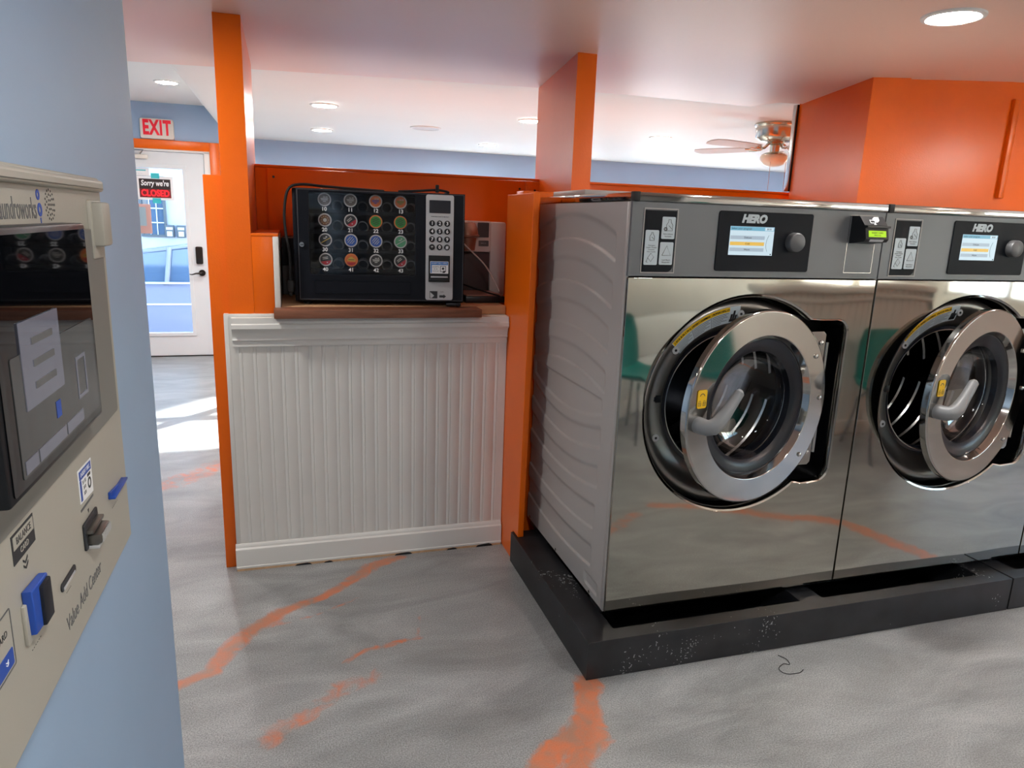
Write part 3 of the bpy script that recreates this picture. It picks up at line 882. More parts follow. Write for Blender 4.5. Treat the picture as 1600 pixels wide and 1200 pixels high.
for x in (-1.4, 1.4):
    for y in (-0.80, 0.80):
        w = MB(); w.lathe([(0.20, -0.1), (0.31, -0.1), (0.33, -0.06), (0.33, 0.06), (0.31, 0.1), (0.20, 0.1)], M['rubber'], FR((x, y, 0.33), (1, 0, 0), (0, 0, 1)), 32)
        w = w.build('wheel', car)
        h = MB(); h.lathe([(0.20, -0.08), (0.001, -0.07)], M['brushed'], FR((x, y, 0.33), (1, 0, 0), (0, 0, 1)), 24)
        h.lathe([(0.20, 0.08), (0.001, 0.09)], M['brushed'], FR((x, y, 0.33), (1, 0, 0), (0, 0, 1)), 24); h.build('hubcap', w)

# ================================================================== WASHERS
W, D = 0.97, 0.861
RC = (0.4785, 0.8955, 0.387)       # recess circle in the front
def keyhole():
    cx, cz, R = RC
    pts = []
    a_top = math.atan2(1.205-cz, 0.722-cx); a_bot = math.atan2(0.585-cz, 0.735-cx)
    n = 64
    for i in range(n+1):
        a = a_top+(2*PI+a_bot-a_top)*i/n
        pts.append((cx+R*math.cos(a), cz+R*math.sin(a)))
    def arc(x, z, r, d0, d1, k=8):
        for i in range(k+1):
            a = math.radians(d0+(d1-d0)*i/k); pts.append((x+r*math.cos(a), z+r*math.sin(a)))
    pts += [(0.765, 0.589)]
    arc(0.822, 0.648, 0.056, 272, 360)
    arc(0.830, 1.148, 0.048, 0, 88)
    pts += [(0.775, 1.196)]
    return pts
KH = keyhole()

def side_grid():
    ys = np.linspace(0.03, D, 150); zs = np.linspace(0.168, 1.565, 330)
    Y, Z = np.meshgrid(ys, zs, indexing='ij')
    H = np.zeros_like(Y)
    def curve(mid, end): return mid+(end-mid)*((Y-0.48)/0.38)**2
    bands = [((1.524, 1.462), (1.439, 1.377)), ((1.367, 1.302), (1.282, 1.221)), ((1.206, 1.15), (1.12, 1.068)), ((1.046, 0.998), (0.976, 0.925)),
             ((0.753, 0.815), (0.679, 0.742)), ((0.612, 0.672), (0.546, 0.592)), ((0.484, 0.52), (0.397, 0.43)), ((0.332, 0.36), (0.253, 0.283))]
    def sm(x): 
        x = np.clip(x, 0, 1); return x*x*(3-2*x)
    for i, (t, b) in enumerate(bands):
        zt, zb_ = curve(*t), curve(*b)
        e = 0.098+0.006*i
        k = sm((zt-Z)/0.022+0.5)*sm((Z-zb_)/0.007+0.5)*sm((Y-e)/0.008)
        H = np.maximum(H, k)
    k = sm((0.236-Z)/0.01+0.5)*sm((Z-0.195)/0.008+0.5)*sm((Y-0.07)/0.008)*sm((0.2-Y)/0.03)
    H = np.maximum(H, k)
    k = sm((0.905-Z)/0.01+0.5)*sm((Z-curve(0.80, 0.862))/0.01+0.5)*sm((Y-0.125)/0.008)*sm((0.84-Y)/0.01)
    H = np.maximum(H, k)
    vs = np.stack([0.002+0.0055*H.ravel(), Y.ravel(), Z.ravel()], 1)
    idx = np.arange(Y.size).reshape(Y.shape)
    fs = np.stack([idx[:-1, :-1].ravel(), idx[:-1, 1:].ravel(), idx[1:, 1:].ravel(), idx[1:, :-1].ravel()], 1)
    return vs.tolist(), fs.tolist()

RING = [(0.372, 0.050), (0.373, 0.026), (0.368, 0.013), (0.356, 0.001), (0.345, -0.003), (0.330, 0.000), (0.315, 0.006), (0.285, 0.020), (0.268, 0.034), (0.262, 0.045), (0.258, 0.060)]
RCX, RCZ = 0.472, 0.893
def ring_y(r):
    rr = [p[0] for p in RING[4:]][::-1]; yy = [p[1] for p in RING[4:]][::-1]
    return float(np.interp(r, rr, yy))+0.045
LY = FR((RCX, 0, RCZ), (1, 0, 0), (0, 0, 1))        # local z points to -Y
DY = 0.045                                   # the tub mouth sits behind the front
def lz(prof): return [(r, -y-DY) for r, y in prof]

def make_washer(label):
    root = empty('washing_machine', (0, 0, 0), label, 'washing machine', 'row of steel front-load washing machines')
    # cabinet shell
    mb = MB()
    mb.box(W-0.014, W-0.004, 0.03, D, 0.168, 1.565, M['wash_grey'])
    mb.box(0.012, W-0.012, D-0.012, D-0.002, 0.168, 1.565, M['wash_grey'])
    mb.box(0.012, W-0.012, 0.03, D-0.012, 0.168, 0.18, M['wash_grey'])
    mb.box(0.0, 0.012, 0.012, 0.032, 0.168, 1.565, M['wash_grey'], 0.002)
    mb.box(0.012, W-0.012, 0.05, D-0.012, 1.545, 1.563, M['wash_grey'])
    mb.build('cabinet', root)
    vs, fs = side_grid()
    mb = MB(); mb.geo(vs, fs, M['wash_grey'], None, True)
    for yv, zv in ((0.821, 0.180), (0.485, 0.178), (0.135, 0.178)):
        mb.cyl((0.003, yv, zv), (0.0002, yv, zv), 0.006, M['brushed'], 10)
    sp = mb.build('side_panel', root)
    # mirror front
    mb = MB()
    mb.plate(rrect(0.004, W-0.003, 0.170, 1.334, 0.004, 3), M['mirror'], 0.026, FRONT(0, 0.026, 0), holes=[KH], bev=0.0015)
    mb.build('front_panel', root)
    # recess
    mb = MB(); n = len(KH)
    mb.geo([(x, 0.004, z) for x, z in KH]+[(x, 0.140, z) for x, z in KH], [(i, (i+1) % n, n+(i+1) % n, n+i) for i in range(n)], M['recess'])
    mb.plate(KH, M['recess'], 0.003, FRONT(0, 0.143, 0), holes=[circ(RCX, RCZ, 0.262, 64)])
    mb.build('door_recess', root)
    mb = MB(); rim = []
    c0 = Vector((0.47, 0, 0.895))
    for k, (off, yy) in enumerate(((0.0, -0.0005), (0.006, 0.002), (0.010, 0.010), (0.011, 0.022))):
        for x, z in KH:
            p = Vector((x, 0, z)); dd = (p-c0).normalized()*off
            rim.append((x-dd.x, yy, z-dd.z))
    fs = []
    for k in range(3):
        fs += [(k*n+i, k*n+(i+1) % n, (k+1)*n+(i+1) % n, (k+1)*n+i) for i in range(n)]
    mb.geo(rim, fs, M['chrome'], None, True); mb.build('recess_edge', root)
    # porthole ring
    mb = MB(); mb.lathe(lz(RING), M['gunmetal'], LY, 96); ring = mb.build('porthole_ring', root)
    for a in (142, 200, 92):
        r = 0.318; a = math.radians(a)
        px, pz = RCX+r*math.cos(a), RCZ+r*math.sin(a); py = ring_y(r)
        mb = MB(); mb.cyl((px, py+0.004, pz), (px, py-0.005, pz), 0.013, M['silver'], 20); mb.cyl((px, py-0.005, pz), (px, py-0.006, pz), 0.005, M['black'], 6)
        mb.build('ring_bolt', ring)
    mb = MB()
    T0 = FRONT(RCX-0.308, ring_y(0.308)-0.001, RCZ+0.028)
    mb.box(-0.022, 0.014, -0.008, 0.008, -0.002, 0.003, M['black'], 0.001, T0); mb.box(0.0, 0.02, -0.012, 0.012, -0.002, 0.004, M['black'], 0.001, T0)
    mb.build('latch_slot', ring)
    # warning label following the ring
    mb = MB()
    def sector(r0, r1, a0, a1, m, lift, k=24):
        rs = [r0+(r1-r0)*i/6 for i in range(7)]
        pr = [(r, -ring_y(r)+lift) for r in rs]
        mb.lathe(pr, m, LY, k, True, math.radians(a0), math.radians(a1))
    A1, A0 = 141, 93
    sector(0.288, 0.347, A0, A1, M['label_white'], 0.0008)
    sector(0.3300, 0.3465, A0+7, A1-0.4, M['yellow'], 0.0013)
    words = [('\u25b2WARNING', 138.6, 123.5), ('\u25b2AVERTISSEMENT', 122.5, 108.0), ('\u25b2ADVERTENCIA', 113.0-5.5, 100.6)]
    words = [('!WARNING', 139.5, 127.5), ('!AVERTISSEMENT', 126.0, 113.5), ('!ADVERTENCIA', 112.0, 100.8)]
    for wd, b0, b1 in words:
        for i, chx in enumerate(wd):
            a = math.radians(b0+(b1-b0)*i/(len(wd)-1)); r = 0.3382
            p = Vector((RCX+r*math.cos(a), ring_y(r)-0.0016, RCZ+r*math.sin(a)))
            tx = Vector((math.sin(a), 0, -math.cos(a))); ty = Vector((math.cos(a), 0, math.sin(a)))
            mb.text(chx, 0.0105, M['black'], FR(p, tx, ty), 0.0003, bold=0.0004)
    for s0, s1 in ((140.2, 127.2), (126.2, 113.2), (112.2, 100.5)):
        for i in range(6):
            r = 0.326-i*0.0062; cut = (0, 1.5, 0.4, 3.5, 0.8, 5)[i]
            sector(r-0.0016, r, s1+cut, s0, M['navy_box'], 0.0012, 10)
    for aa in (126.7, 112.8): sector(0.288, 0.330, aa-0.12, aa+0.12, M['navy_box'], 0.0012, 2)
    for i, (a, h) in enumerate(((95.0, 0.022), (96.6, 0.038), (98.2, 0.026))):
        sector(0.294, 0.294+h, a-0.7, a+0.7, M['black'], 0.0012, 4)
    sector(0.292, 0.302, 94.0, 99.4, M['black'], 0.0012, 6)
    mb.build('warning_label', ring)
    # tub mouth and drum
    mb = MB(); mb.lathe(lz([(0.262, 0.05), (0.250, 0.046), (0.243, 0.052), (0.238, 0.066), (0.240, 0.09), (0.252, 0.10)]), M['seal'], LY, 72)
    mb.lathe(lz([(0.2475, 0.0475), (0.2455, 0.0465), (0.2435, 0.0495)]), M['brushed'], LY, 72)
    mb.build('tub_gasket', root)
    mb = MB(); mb.lathe(lz([(0.246, 0.10), (0.32, 0.105), (0.335, 0.13), (0.335, 0.60), (0.30, 0.63), (0.001, 0.635)]), M['drum'], LY, 96)
    mb.lathe(lz([(0.300, 0.104), (0.250, 0.101)]), M['gunmetal'], LY, 72)
    for k in range(3):
        a = PI/2+0.5+2*PI*k/3
        T = LY @ Matrix.Rotation(a, 4, 'Z')
        vsx = [(0.335, -0.06, -0.13), (0.335, 0.06, -0.13), (0.27, 0.012, -0.15), (0.27, -0.012, -0.15), (0.335, -0.06, -0.62), (0.335, 0.06, -0.62), (0.27, 0.012, -0.60), (0.27, -0.012, -0.60)]
        mb.geo(vsx, [(0, 1, 2, 3), (4, 7, 6, 5), (1, 5, 6, 2), (0, 3, 7, 4), (3, 2, 6, 7)], M['drum'], T)
    for k in range(5):
        y0 = 0.16+0.09*k
        mb.lathe(lz([(0.3345, y0), (0.328, y0+0.006), (0.3345, y0+0.012)]), M['brushed'], LY, 72)
    mb.build('drum', root)
    # hinge plate at the right of the opening
    mb = MB()
    arcp = [(RCX+0.268*math.cos(math.radians(d_)), RCZ+0.268*math.sin(math.radians(d_))) for d_ in range(60, -59, -6)]
    mb.plate([(0.62, 0.655), (0.80, 0.650), (0.812, 0.662), (0.812, 1.138), (0.80, 1.150), (0.62, 1.145)]+arcp, M['chrome'], 0.006, FRONT(0, 0.034, 0), bev=0.002)
    hp = mb.build('hinge_plate', root)
    for x, z in ((0.792, 1.108), (0.792, 0.70), (0.745, 1.10), (0.745, 0.695)):
        mb = MB(); mb.lathe([(0.009, 0), (0.008, 0.004), (0.0005, 0.006)], M['brushed'], FRONT(x, 0.028, z), 16); mb.build('hinge_bolt', hp)
    mb = MB(); mb.cyl((0.818, 0.030, 0.70), (0.818, 0.030, 1.11), 0.008, M['chrome'], 20); mb.build('hinge_pin', hp)
    # ---- door, ajar on its right-hand hinge
    th = math.radians(12.8)
    DT = Matrix.Translation((0.492, -0.074, 0.906)) @ Matrix.Rotation(th, 4, 'Z') @ FR((0, 0, 0), (1, 0, 0), (0, 0, 1))
    R = 0.333
    mb = MB()
    mb.lathe([(R-0.006, -0.032), (R, -0.027), (R, -0.006), (R-0.002, -0.002), (R-0.006, 0.0), (0.250, 0.001), (0.2475, -0.0005), (0.2385, -0.022), (0.2345, -0.036), (0.230, -0.040), (0.236, -0.036), (R-0.006, -0.032)], M['chrome'], DT, 128, sup=True)
    mb.lathe([(0.236, -0.0365), (R-0.007, -0.0330)], M['recess'], DT, 96)
    dr = mb.build('door', root)
    mb = MB()
    mb.lathe([(0.2375, -0.026), (0.232, -0.023), (0.214, -0.026), (0.200, -0.031), (0.190, -0.038), (0.188, -0.06), (0.232, -0.062)], M['seal'], DT, 96)
    mb.build('door_seal', dr)
    mb = MB()
    mb.lathe([(0.189, -0.036), (0.182, -0.055), (0.172, -0.085), (0.15, -0.105), (0.10, -0.116), (0.001, -0.120)], M['door_glass'], DT, 72)
    mb.build('door_glass', dr)
    hd = Vector((0, 0, 0))
    mb = MB()
    a = Vector((-0.283, -0.024, 0.0))
    mb.tube([a+Vector((0, 0, -0.004)), a+Vector((0.0, 0, 0.004)), a+Vector((0.002, -0.001, 0.022)), a+Vector((0.006, -0.001, 0.036)), a+Vector((0.018, 0.003, 0.048)),
             a+Vector((0.038, 0.018, 0.053)), a+Vector((0.068, 0.050, 0.053)), a+Vector((0.098, 0.085, 0.052)), a+Vector((0.116, 0.106, 0.051)), a+Vector((0.122, 0.113, 0.050))],
            [0.026, 0.027, 0.026, 0.026, 0.026, 0.0235, 0.019, 0.0172, 0.0162, 0.008], M['handle'], 20, DT)
    mb.build('door_handle', dr)
    mb = MB()
    ST = DT @ Matrix.Translation((-0.277, 0.034, 0.0022))
    mb.plate(rrect(-0.020, 0.020, -0.004, 0.056, 0.007), M['yellow'], 0.0008, ST)
    mb.plate([(0.011*math.cos(math.radians(d_)), 0.034+0.011*math.sin(math.radians(d_))) for d_ in range(10, 171, 16)]+[(0.0085*math.cos(math.radians(d_)), 0.034+0.0085*math.sin(math.radians(d_))) for d_ in range(170, 9, -16)], M['dark_print'], 0.0004, ST @ Matrix.Translation((0, 0, 0.0008)))
    for s_ in (-1, 1):
        mb.plate([(s_*0.010+a_, 0.004+b_) for a_, b_ in ((-0.006, 0), (0.006, 0), (0.006, 0.011), (-0.006, 0.011))], M['dark_print'], 0.0004, ST @ Matrix.Translation((0, 0, 0.0008)),
                 holes=[[(s_*0.010+a_, 0.004+b_) for a_, b_ in ((-0.0045, 0.0015), (0.0045, 0.0015), (0.0045, 0.0095), (-0.0045, 0.0095))]])
        mb.plate([(s_*0.010+a_, 0.015+b_) for a_, b_ in ((-0.004, 0), (-0.003, 0), (-0.003, 0.005), (0.003, 0.005), (0.003, 0.0 if s_ > 0 else 0.002), (0.004, 0.0 if s_ > 0 else 0.002), (0.004, 0.006), (-0.004, 0.006))], M['dark_print'], 0.0004, ST @ Matrix.Translation((0, 0, 0.0008)))
        mb.plate(circ(s_*0.010, 0.0095, 0.0018, 10), M['dark_print'], 0.0004, ST @ Matrix.Translation((0, 0, 0.0008)))
    mb.build('lock_sticker', dr)
    for a_ in (33, 2, -40):
        a2 = math.radians(a_)
        mb = MB(); mb.lathe([(0.0085, 0), (0.0075, 0.004), (0.0005, 0.006)], M['brushed'], DT @ Matrix.Translation((0.300*math.cos(a2), 0.300*math.sin(a2), 0.0015)), 16); mb.build('door_bolt', dr)
    # ---- control panel
    mb = MB(); mb.plate([(0.002, 1.338), (W-0.002, 1.338), (W-0.002, 1.566), (0.002, 1.566)], M['panel_grey'], 0.03, FRONT(0, 0.03, 0), bev=0.001); mb.build('control_panel', root)
    # soap panel
    mb = MB()
    mb.plate([(0.0425, 1.3485), (0.161, 1.3485), (0.161, 1.5475), (0.0425, 1.5475)], M['wash_grey'], 0.0025, FRONT(0, 0.0, 0), holes=[[(0.0455, 1.3515), (0.158, 1.3515), (0.158, 1.5445), (0.0455, 1.5445)]])
    pts = [(0.046, 1.352)]+[(0.133+0.022*math.cos(math.radians(d_)), 1.374+0.022*math.sin(math.radians(d_))) for d_ in range(-90, 1, 15)]+[(0.155, 1.541), (0.046, 1.541)]
    mb.plate(pts, M['black_satin'], 0.003, FRONT(0, 0, 0))
    so = mb.build('soap_panel', root)
    def lab(name, x0, x1, z0, z1, fn):
        mb = MB(); mb.plate(rrect(x0, x1, z0, z1, 0.004), M['label_white'], 0.0012, FRONT(0, -0.003, 0))
        fn(mb); mb.build(name, so)
    def line(mb, pts, w=0.0007, y=-0.0044):
        mb.tube([(p[0], y, p[1]) for p in pts], w, M['dark_print'], 5)
    def bottle(mb, x, z, s):
        line(mb, [(x-0.3*s, z), (x+0.3*s, z), (x+0.3*s, z+0.5*s), (x+0.12*s, z+0.75*s), (x+0.12*s, z+0.95*s), (x-0.12*s, z+0.95*s), (x-0.12*s, z+0.75*s), (x-0.3*s, z+0.5*s), (x-0.3*s, z)])
        line(mb, [(x-0.08*s, z+0.45*s), (x+0.25*s, z+0.15*s)])
    def f1(mb):
        bottle(mb, 0.0745, 1.449, 0.026)
        for i, tx in enumerate(('Detergent', 'Liquid / Powder', 'Detergente', 'Polvo / Liquido')): mb.text(tx, 0.0058 if i < 2 else 0.0048, M['dark_print'], FRONT(0.0745, -0.0043, 1.434-i*0.0065), 0.0003)
        line(mb, [(0.064, 1.396), (0.074, 1.410), (0.085, 1.398), (0.075, 1.384), (0.064, 1.396)]); line(mb, [(0.064, 1.396), (0.060, 1.384)]); line(mb, [(0.058, 1.385), (0.064, 1.381)])
    def f2(mb):
        bottle(mb, 0.132, 1.480, 0.036)
        for k in range(6):
            a = PI*k/3; mb.cyl((0.119+0.0045*math.cos(a), -0.0042, 1.485+0.0045*math.sin(a)), (0.119+0.0045*math.cos(a), -0.0046, 1.485+0.0045*math.sin(a)), 0.0026, M['grey_print'], 10)
        for i, tx in enumerate(('Fabric Softener', 'Suavizante')): mb.text(tx, 0.0056, M['dark_print'], FRONT(0.129, -0.0043, 1.470-i*0.007), 0.0003)
    def f3(mb):
        line(mb, [(0.113, 1.404), (0.143, 1.404), (0.128, 1.434), (0.113, 1.404)])
        for i, tx in enumerate(('Liquid Bleach', 'Blanqueador')): mb.text(tx, 0.0056, M['dark_print'], FRONT(0.128, -0.0043, 1.390-i*0.007), 0.0003)
    lab('dispenser_label', 0.051, 0.0975, 1.374, 1.481, f1); lab('dispenser_label', 0.106, 0.152, 1.455, 1.5225, f2); lab('dispenser_label', 0.1045, 0.151, 1.375, 1.445, f3)
    # display panel
    mb = MB(); mb.plate(rrect(0.3075, 0.668, 1.3585, 1.549, 0.008), M['black_satin'], 0.004, FRONT(0, 0, 0), bev=0.001)
    mb.text('HERO', 0.0345, M['label_white'], FRONT(0.438, -0.004, 1.5255), 0.0006, bold=0.0022, shear=0.22)
    dp = mb.build('display_panel', root)
    mb = MB(); q = -0.0048
    mb.box(0.352, 0.5185, q, -0.0038, 1.4105, 1.502, M['scr_pale'])
    mb.box(0.3525, 0.518, q-0.0003, q, 1.489, 1.5015, M['scr_blue']); mb.box(0.482, 0.515, q-0.0005, q-0.0003, 1.4905, 1.5, M['scr_pale'])
    for z0, mm in ((1.461, 'scr_row'), (1.4415, 'scr_gold'), (1.4225, 'scr_row')): mb.box(0.3545, 0.484, q-0.0003, q, z0, z0+0.0115, M[mm])
    for z0, tx in ((1.4668, 'Delicate'), (1.4472, 'Cold'), (1.4282, 'Warm')): mb.text(tx, 0.0085, M['scr_ink'], FRONT(0.42, q-0.0003, z0), 0.0002)
    mb.text('Select your program', 0.0092, M['scr_ink'], FRONT(0.3555, q-0.0003, 1.495), 0.0002, align='LEFT'); mb.text('$0.00', 0.0075, M['scr_ink'], FRONT(0.498, q-0.0006, 1.495), 0.0002)
    mb.tube([(0.4995, q-0.0004, 1.476), (0.493, q-0.0004, 1.461), (0.491, q-0.0004, 1.447), (0.493, q-0.0004, 1.434), (0.4975, q-0.0004, 1.423)], 0.0005, M['scr_ink'], 4)
    mb.plate(circ(0.5125, 1.4145, 0.0025, 12), M['scr_ink'], 0.0004, FRONT(0, q, 0)); mb.build('screen', dp)
    mb = MB(); mb.lathe([(0.0315, 0.0), (0.031, 0.020), (0.0295, 0.0235), (0.027, 0.025), (0.0005, 0.025)], M['knob_grey'], FRONT(0.597, -0.004, 1.456), 40); mb.build('knob', dp)
    # service plate outline + card reader
    mb = MB()
    mb.plate([(0.819, 1.358), (0.936, 1.358), (0.936, 1.552), (0.819, 1.552)], M['brushed'], 0.0012, FRONT(0, 0, 0), holes=[[(0.8202, 1.3592), (0.9348, 1.3592), (0.9348, 1.5508), (0.8202, 1.5508)]])
    mb.build('service_plate', root)
    cr = MB()
    pr = [(0.0, 1.550), (-0.034, 1.5505), (-0.060, 1.521), (-0.060, 1.519), (-0.076, 1.519), (-0.076, 1.513), (-0.066, 1.511), (-0.074, 1.476), (-0.066, 1.466), (0.0, 1.458)]
    n2 = len(pr)
    cr.geo([(0.8275, y, z) for y, z in pr]+[(0.9225, y, z) for y, z in pr], [(i, (i+1) % n2, n2+(i+1) % n2, n2+i) for i in range(n2)]+[tuple(range(n2)), tuple(range(n2, 2*n2))], M['black'])
    cr = cr.build('card_reader', root)
    sl = Vector((0, -0.008, -0.035)).normalized()
    mb = MB(); T = FR((0.875, -0.0708, 1.4925), (1, 0, 0), (0, 0.008, 0.035)); mb.plate(rrect(-0.036, 0.036, -0.0105, 0.0105, 0.001), M['lcd_green'], 0.0012, T)
    mb.text('INSERT CARD', 0.007, M['dark_print'], T @ Matrix.Translation((0, 0.003, 0.0012)), 0.0003, sx=1.1); mb.text('PRICE 6.25', 0.006, M['dark_print'], T @ Matrix.Translation((0, -0.005, 0.0012)), 0.0003)
    mb.build('reader_screen', cr)
    mb = MB(); T = FR((0.877, -0.047, 1.5362), (1, 0, 0), (0, 0.026, 0.0295))
    mb.plate([(-0.02, -0.012), (0.002, -0.012), (0.002, 0.002), (-0.02, 0.002)], M['white'], 0.0006, T, holes=[[(-0.018, -0.010), (0.0, -0.010), (0.0, 0.0), (-0.018, 0.0)]])
    mb.plate([(-0.006, 0.002), (0.002, -0.006), (0.010, -0.008), (0.020, 0.0), (0.022, 0.014), (0.004, 0.014), (-0.004, 0.008)], M['white'], 0.0008, T)
    mb.plate([(-0.010, -0.018), (0.002, -0.018), (-0.004, -0.013)], M['white'], 0.0006, T)
    mb.build('tap_symbol', cr)
    mb = MB(); T = FR((0.875, -0.0703, 1.4708), (1, 0, 0), (0, -0.008, 0.010)); mb.plate(rrect(-0.028, 0.028, -0.0045, 0.0045, 0.001), M['silver'], 0.001, T); mb.build('reader_badge', cr)
    # top trim
    mb = MB()
    mb.box(0.001, W-0.001, -0.008, D, 1.567, 1.593, M['chrome'], 0.003)
    tp = mb.build('top_cover', root)
    mb = MB(); mb.box(0.0002, 0.022, -0.0105, 0.014, 1.5655, 1.5945, M['rubber'], 0.002); mb.build('corner_cap', tp)
    mb = MB(); mb.box(0.05, 0.56, 0.50, 0.84, 1.5932, 1.617, M['wash_grey'], 0.003); mb.build('hopper_lid', tp)
    for x in (0.0575, W-0.0575):
        for y in (0.09, D-0.08):
            mb = MB(); mb.box(x-0.05, x+0.05, y-0.05, y+0.05, 0.1412, 0.1685, M['base_black'], 0.003); mb.build('foot', root)
    return root

w1 = make_washer('nearest steel washing machine, grey embossed side showing, left end of the row')
w2 = copy_tree(w1); w2.location.x = W; w2['label'] = 'second steel washing machine from the left, door ajar and cut by the frame'
w3 = copy_tree(w1); w3.location.x = 2*W; w3['label'] = 'third steel washing machine, only its lower edge showing at right frame edge'

# ---- plinths
def plinth(x0, x1, holes, label):
    mb = MB()
    mb.plate([(x0, -0.1173), (x1, -0.1173), (x1, 0.765), (x0, 0.765)], M['base_black'], 0.1405, UP(0, 0, 0.0006), holes=[[(a, -0.055), (b, -0.055), (b, 0.62), (a, 0.62)] for a, b in holes], bev=0.002)
    for a, b in holes: mb.box(a-0.005, b+0.005, -0.06, 0.625, 0.001, 0.006, M['recess'])  # black sheet over the floor paints shade into the open slots
    o = mb.build('washer_plinth'); return tag(o, label, 'plinth', 'black plinths under the washing machines')
plinth(-0.1049, 1.768, [(0.014, 0.781), (0.882, 1.653)], 'long black scuffed plinth under the first two washing machines')
plinth(1.776, 3.70, [(1.86, 2.7), (2.8, 3.6)], 'short stretch of black plinth at the right frame edge')

# ================================================================== COUNTER BOARDS
mb = MB(); mb.box(-1.074, -0.232, 0.885, 0.985, 1.0865, 1.1215, M['wood_dark'], 0.002)
tag(mb.build('shelf_board'), 'brown stained front board under the coffee vending machine', 'board')
mb = MB(); mb.box(-1.046, -0.097, 0.986, 1.69, 1.0865, 1.1245, M['wood_light'], 0.002)
tag(mb.build('counter_top'), 'pale wooden countertop of the coffee nook, end showing right of vending machine', 'countertop')

# ================================================================== COFFEE VENDING MACHINE
VA = math.radians(-6.0)        # left side sits a little farther back
vm = empty('vending_machine', (-0.298, 0.955, 1.126), 'black coffee pod vending machine with keypad column and numbered pods', 'vending machine', None, VA)
VW, VH, VD = 0.682, 0.468, 0.36      # local x from -VW to 0, y back, z up
mb = MB()
mb.box(-VW-0.018, -VW+0.0, 0.03, VD, 0.012, VH, M['vm_body'], 0.003)
mb.box(-0.014, 0.0, 0.03, VD, 0.012, VH, M['vm_body'], 0.003)
mb.box(-VW, -0.014, 0.03, VD, VH-0.014, VH, M['vm_body'], 0.002)
mb.box(-VW, -0.014, 0.03, VD, 0.012, 0.09, M['vm_body'], 0.002)
mb.box(-VW, -0.014, VD-0.014, VD, 0.012, VH, M['vm_body'], 0.002)
mb.box(-0.175, -0.165, 0.03, VD, 0.09, VH-0.01, M['vm_body'])
mb.box(-VW+0.01, -0.18, 0.26, 0.27, 0.09, VH-0.01, M['vm_in'])
mb.build('cabinet', vm)
gx0, gx1, gz0, gz1 = -0.634, -0.206, 0.126, 0.4545
mb = MB()
mb.plate([(-VW, 0.018), (0, 0.018), (0, VH), (-VW, VH)], M['vm_body'], 0.028, FRONT(0, 0.03, 0), holes=[rrect(gx0, gx1, gz0, gz1, 0.010)], bev=0.003)
mb.plate([(-VW+0.004, 0.022), (-0.004, 0.022), (-0.004, VH-0.004), (-VW+0.004, VH-0.004)], M['dark_grey_plastic'], 0.001, FRONT(0, 0.0022, 0), holes=[[(-VW+0.006, 0.024), (-0.006, 0.024), (-0.006, VH-0.006), (-VW+0.006, VH-0.006)]])
mb.plate(rrect(-0.622, -0.222, 0.045, 0.104, 0.008), M['black_satin'], 0.003, FRONT(0, 0.0025, 0), holes=[rrect(-0.616, -0.228, 0.051, 0.098, 0.006)])
vd = mb.build('front_door', vm)
mb = MB(); mb.plate(rrect(-0.616, -0.228, 0.051, 0.098, 0.006), M['vm_body'], 0.002, FRONT(0, 0.003, 0), bev=0.0005); mb.build('delivery_flap', vd)
mb = MB(); mb.box(gx0-0.005, gx1+0.005, 0.014, 0.017, gz0-0.005, gz1+0.005, M['vm_glass']); mb.build('glass', vd)
mb = MB(); mb.cyl((-0.664, 0.003, 0.245), (-0.664, -0.008, 0.245), 0.0095, M['brushed'], 20); mb.box(-0.670, -0.658, -0.0088, -0.008, 0.2435, 0.2465, M['black']); mb.build('lock', vd)
PX = [-0.574, -0.470, -0.368, -0.266]
PZ = [0.424, 0.346, 0.268, 0.190]
PZ = [0.4265, 0.3445, 0.2645, 0.184]
for r in range(4):
    mb = MB(); zz = PZ[r]-0.052
    mb.box(-VW+0.03, -0.185, 0.09, 0.26, zz, zz+0.004, M['vm_in']); mb.box(-VW+0.03, -0.185, 0.087, 0.09, zz-0.004, zz+0.012, M['vm_body'])
    tr = mb.build('shelf', vm)
    for c in range(4):
        cx = PX[c]+0.048
        pts = []
        for k in range(60):
            a = 2*PI*k/12; pts.append((cx+0.022*math.cos(a), 0.10+0.15*k/59, zz+0.028+0.022*math.sin(a)))
        mb = MB(); mb.tube(pts, 0.0028, M['coil'], 5); mb.build('coil', tr)
nums = [['10', '11', '12', '13'], ['20', '21', '22', '23'], ['30', '31', '32', '33'], ['40', '41', '42', '43']]
for r in range(4):
    for c in range(4):
        mb = MB(); mb.text(nums[r][c], 0.0215, M['white'], FRONT(PX[c], 0.0132, PZ[r]-0.0385), 0.0004, bold=0.0004); mb.build('slot_number', vd)
# keypad column
mb = MB(); mb.plate(rrect(-0.163, -0.047, 0.026, 0.462, 0.009), M['silver'], 0.004, FRONT(0, 0.002, 0), bev=0.001)
mb.text('PRESS SELECTION TO SEE PRICE', 0.0052, M['dark_print'], FRONT(-0.104, -0.0022, 0.3735), 0.0003, bold=0.0001)
mb.plate([(-0.145, 0.033), (-0.112, 0.033), (-0.112, 0.064), (-0.145, 0.064)], M['dark_print'], 0.0004, FRONT(0, -0.002, 0))
mb.plate([(-0.143, 0.035), (-0.136, 0.035), (-0.126, 0.045), (-0.143, 0.060)], M['silver'], 0.0006, FRONT(0, -0.002, 0))
mb.plate([(-0.104, 0.037), (-0.086, 0.037), (-0.086, 0.033), (-0.075, 0.042), (-0.086, 0.051), (-0.086, 0.047), (-0.104, 0.047)], M['dark_print'], 0.0004, FRONT(0, -0.002, 0))
mb.text('COIN', 0.006, M['dark_print'], FRONT(-0.093, -0.0022, 0.061), 0.0003)
kp = mb.build('keypad_panel', vm)
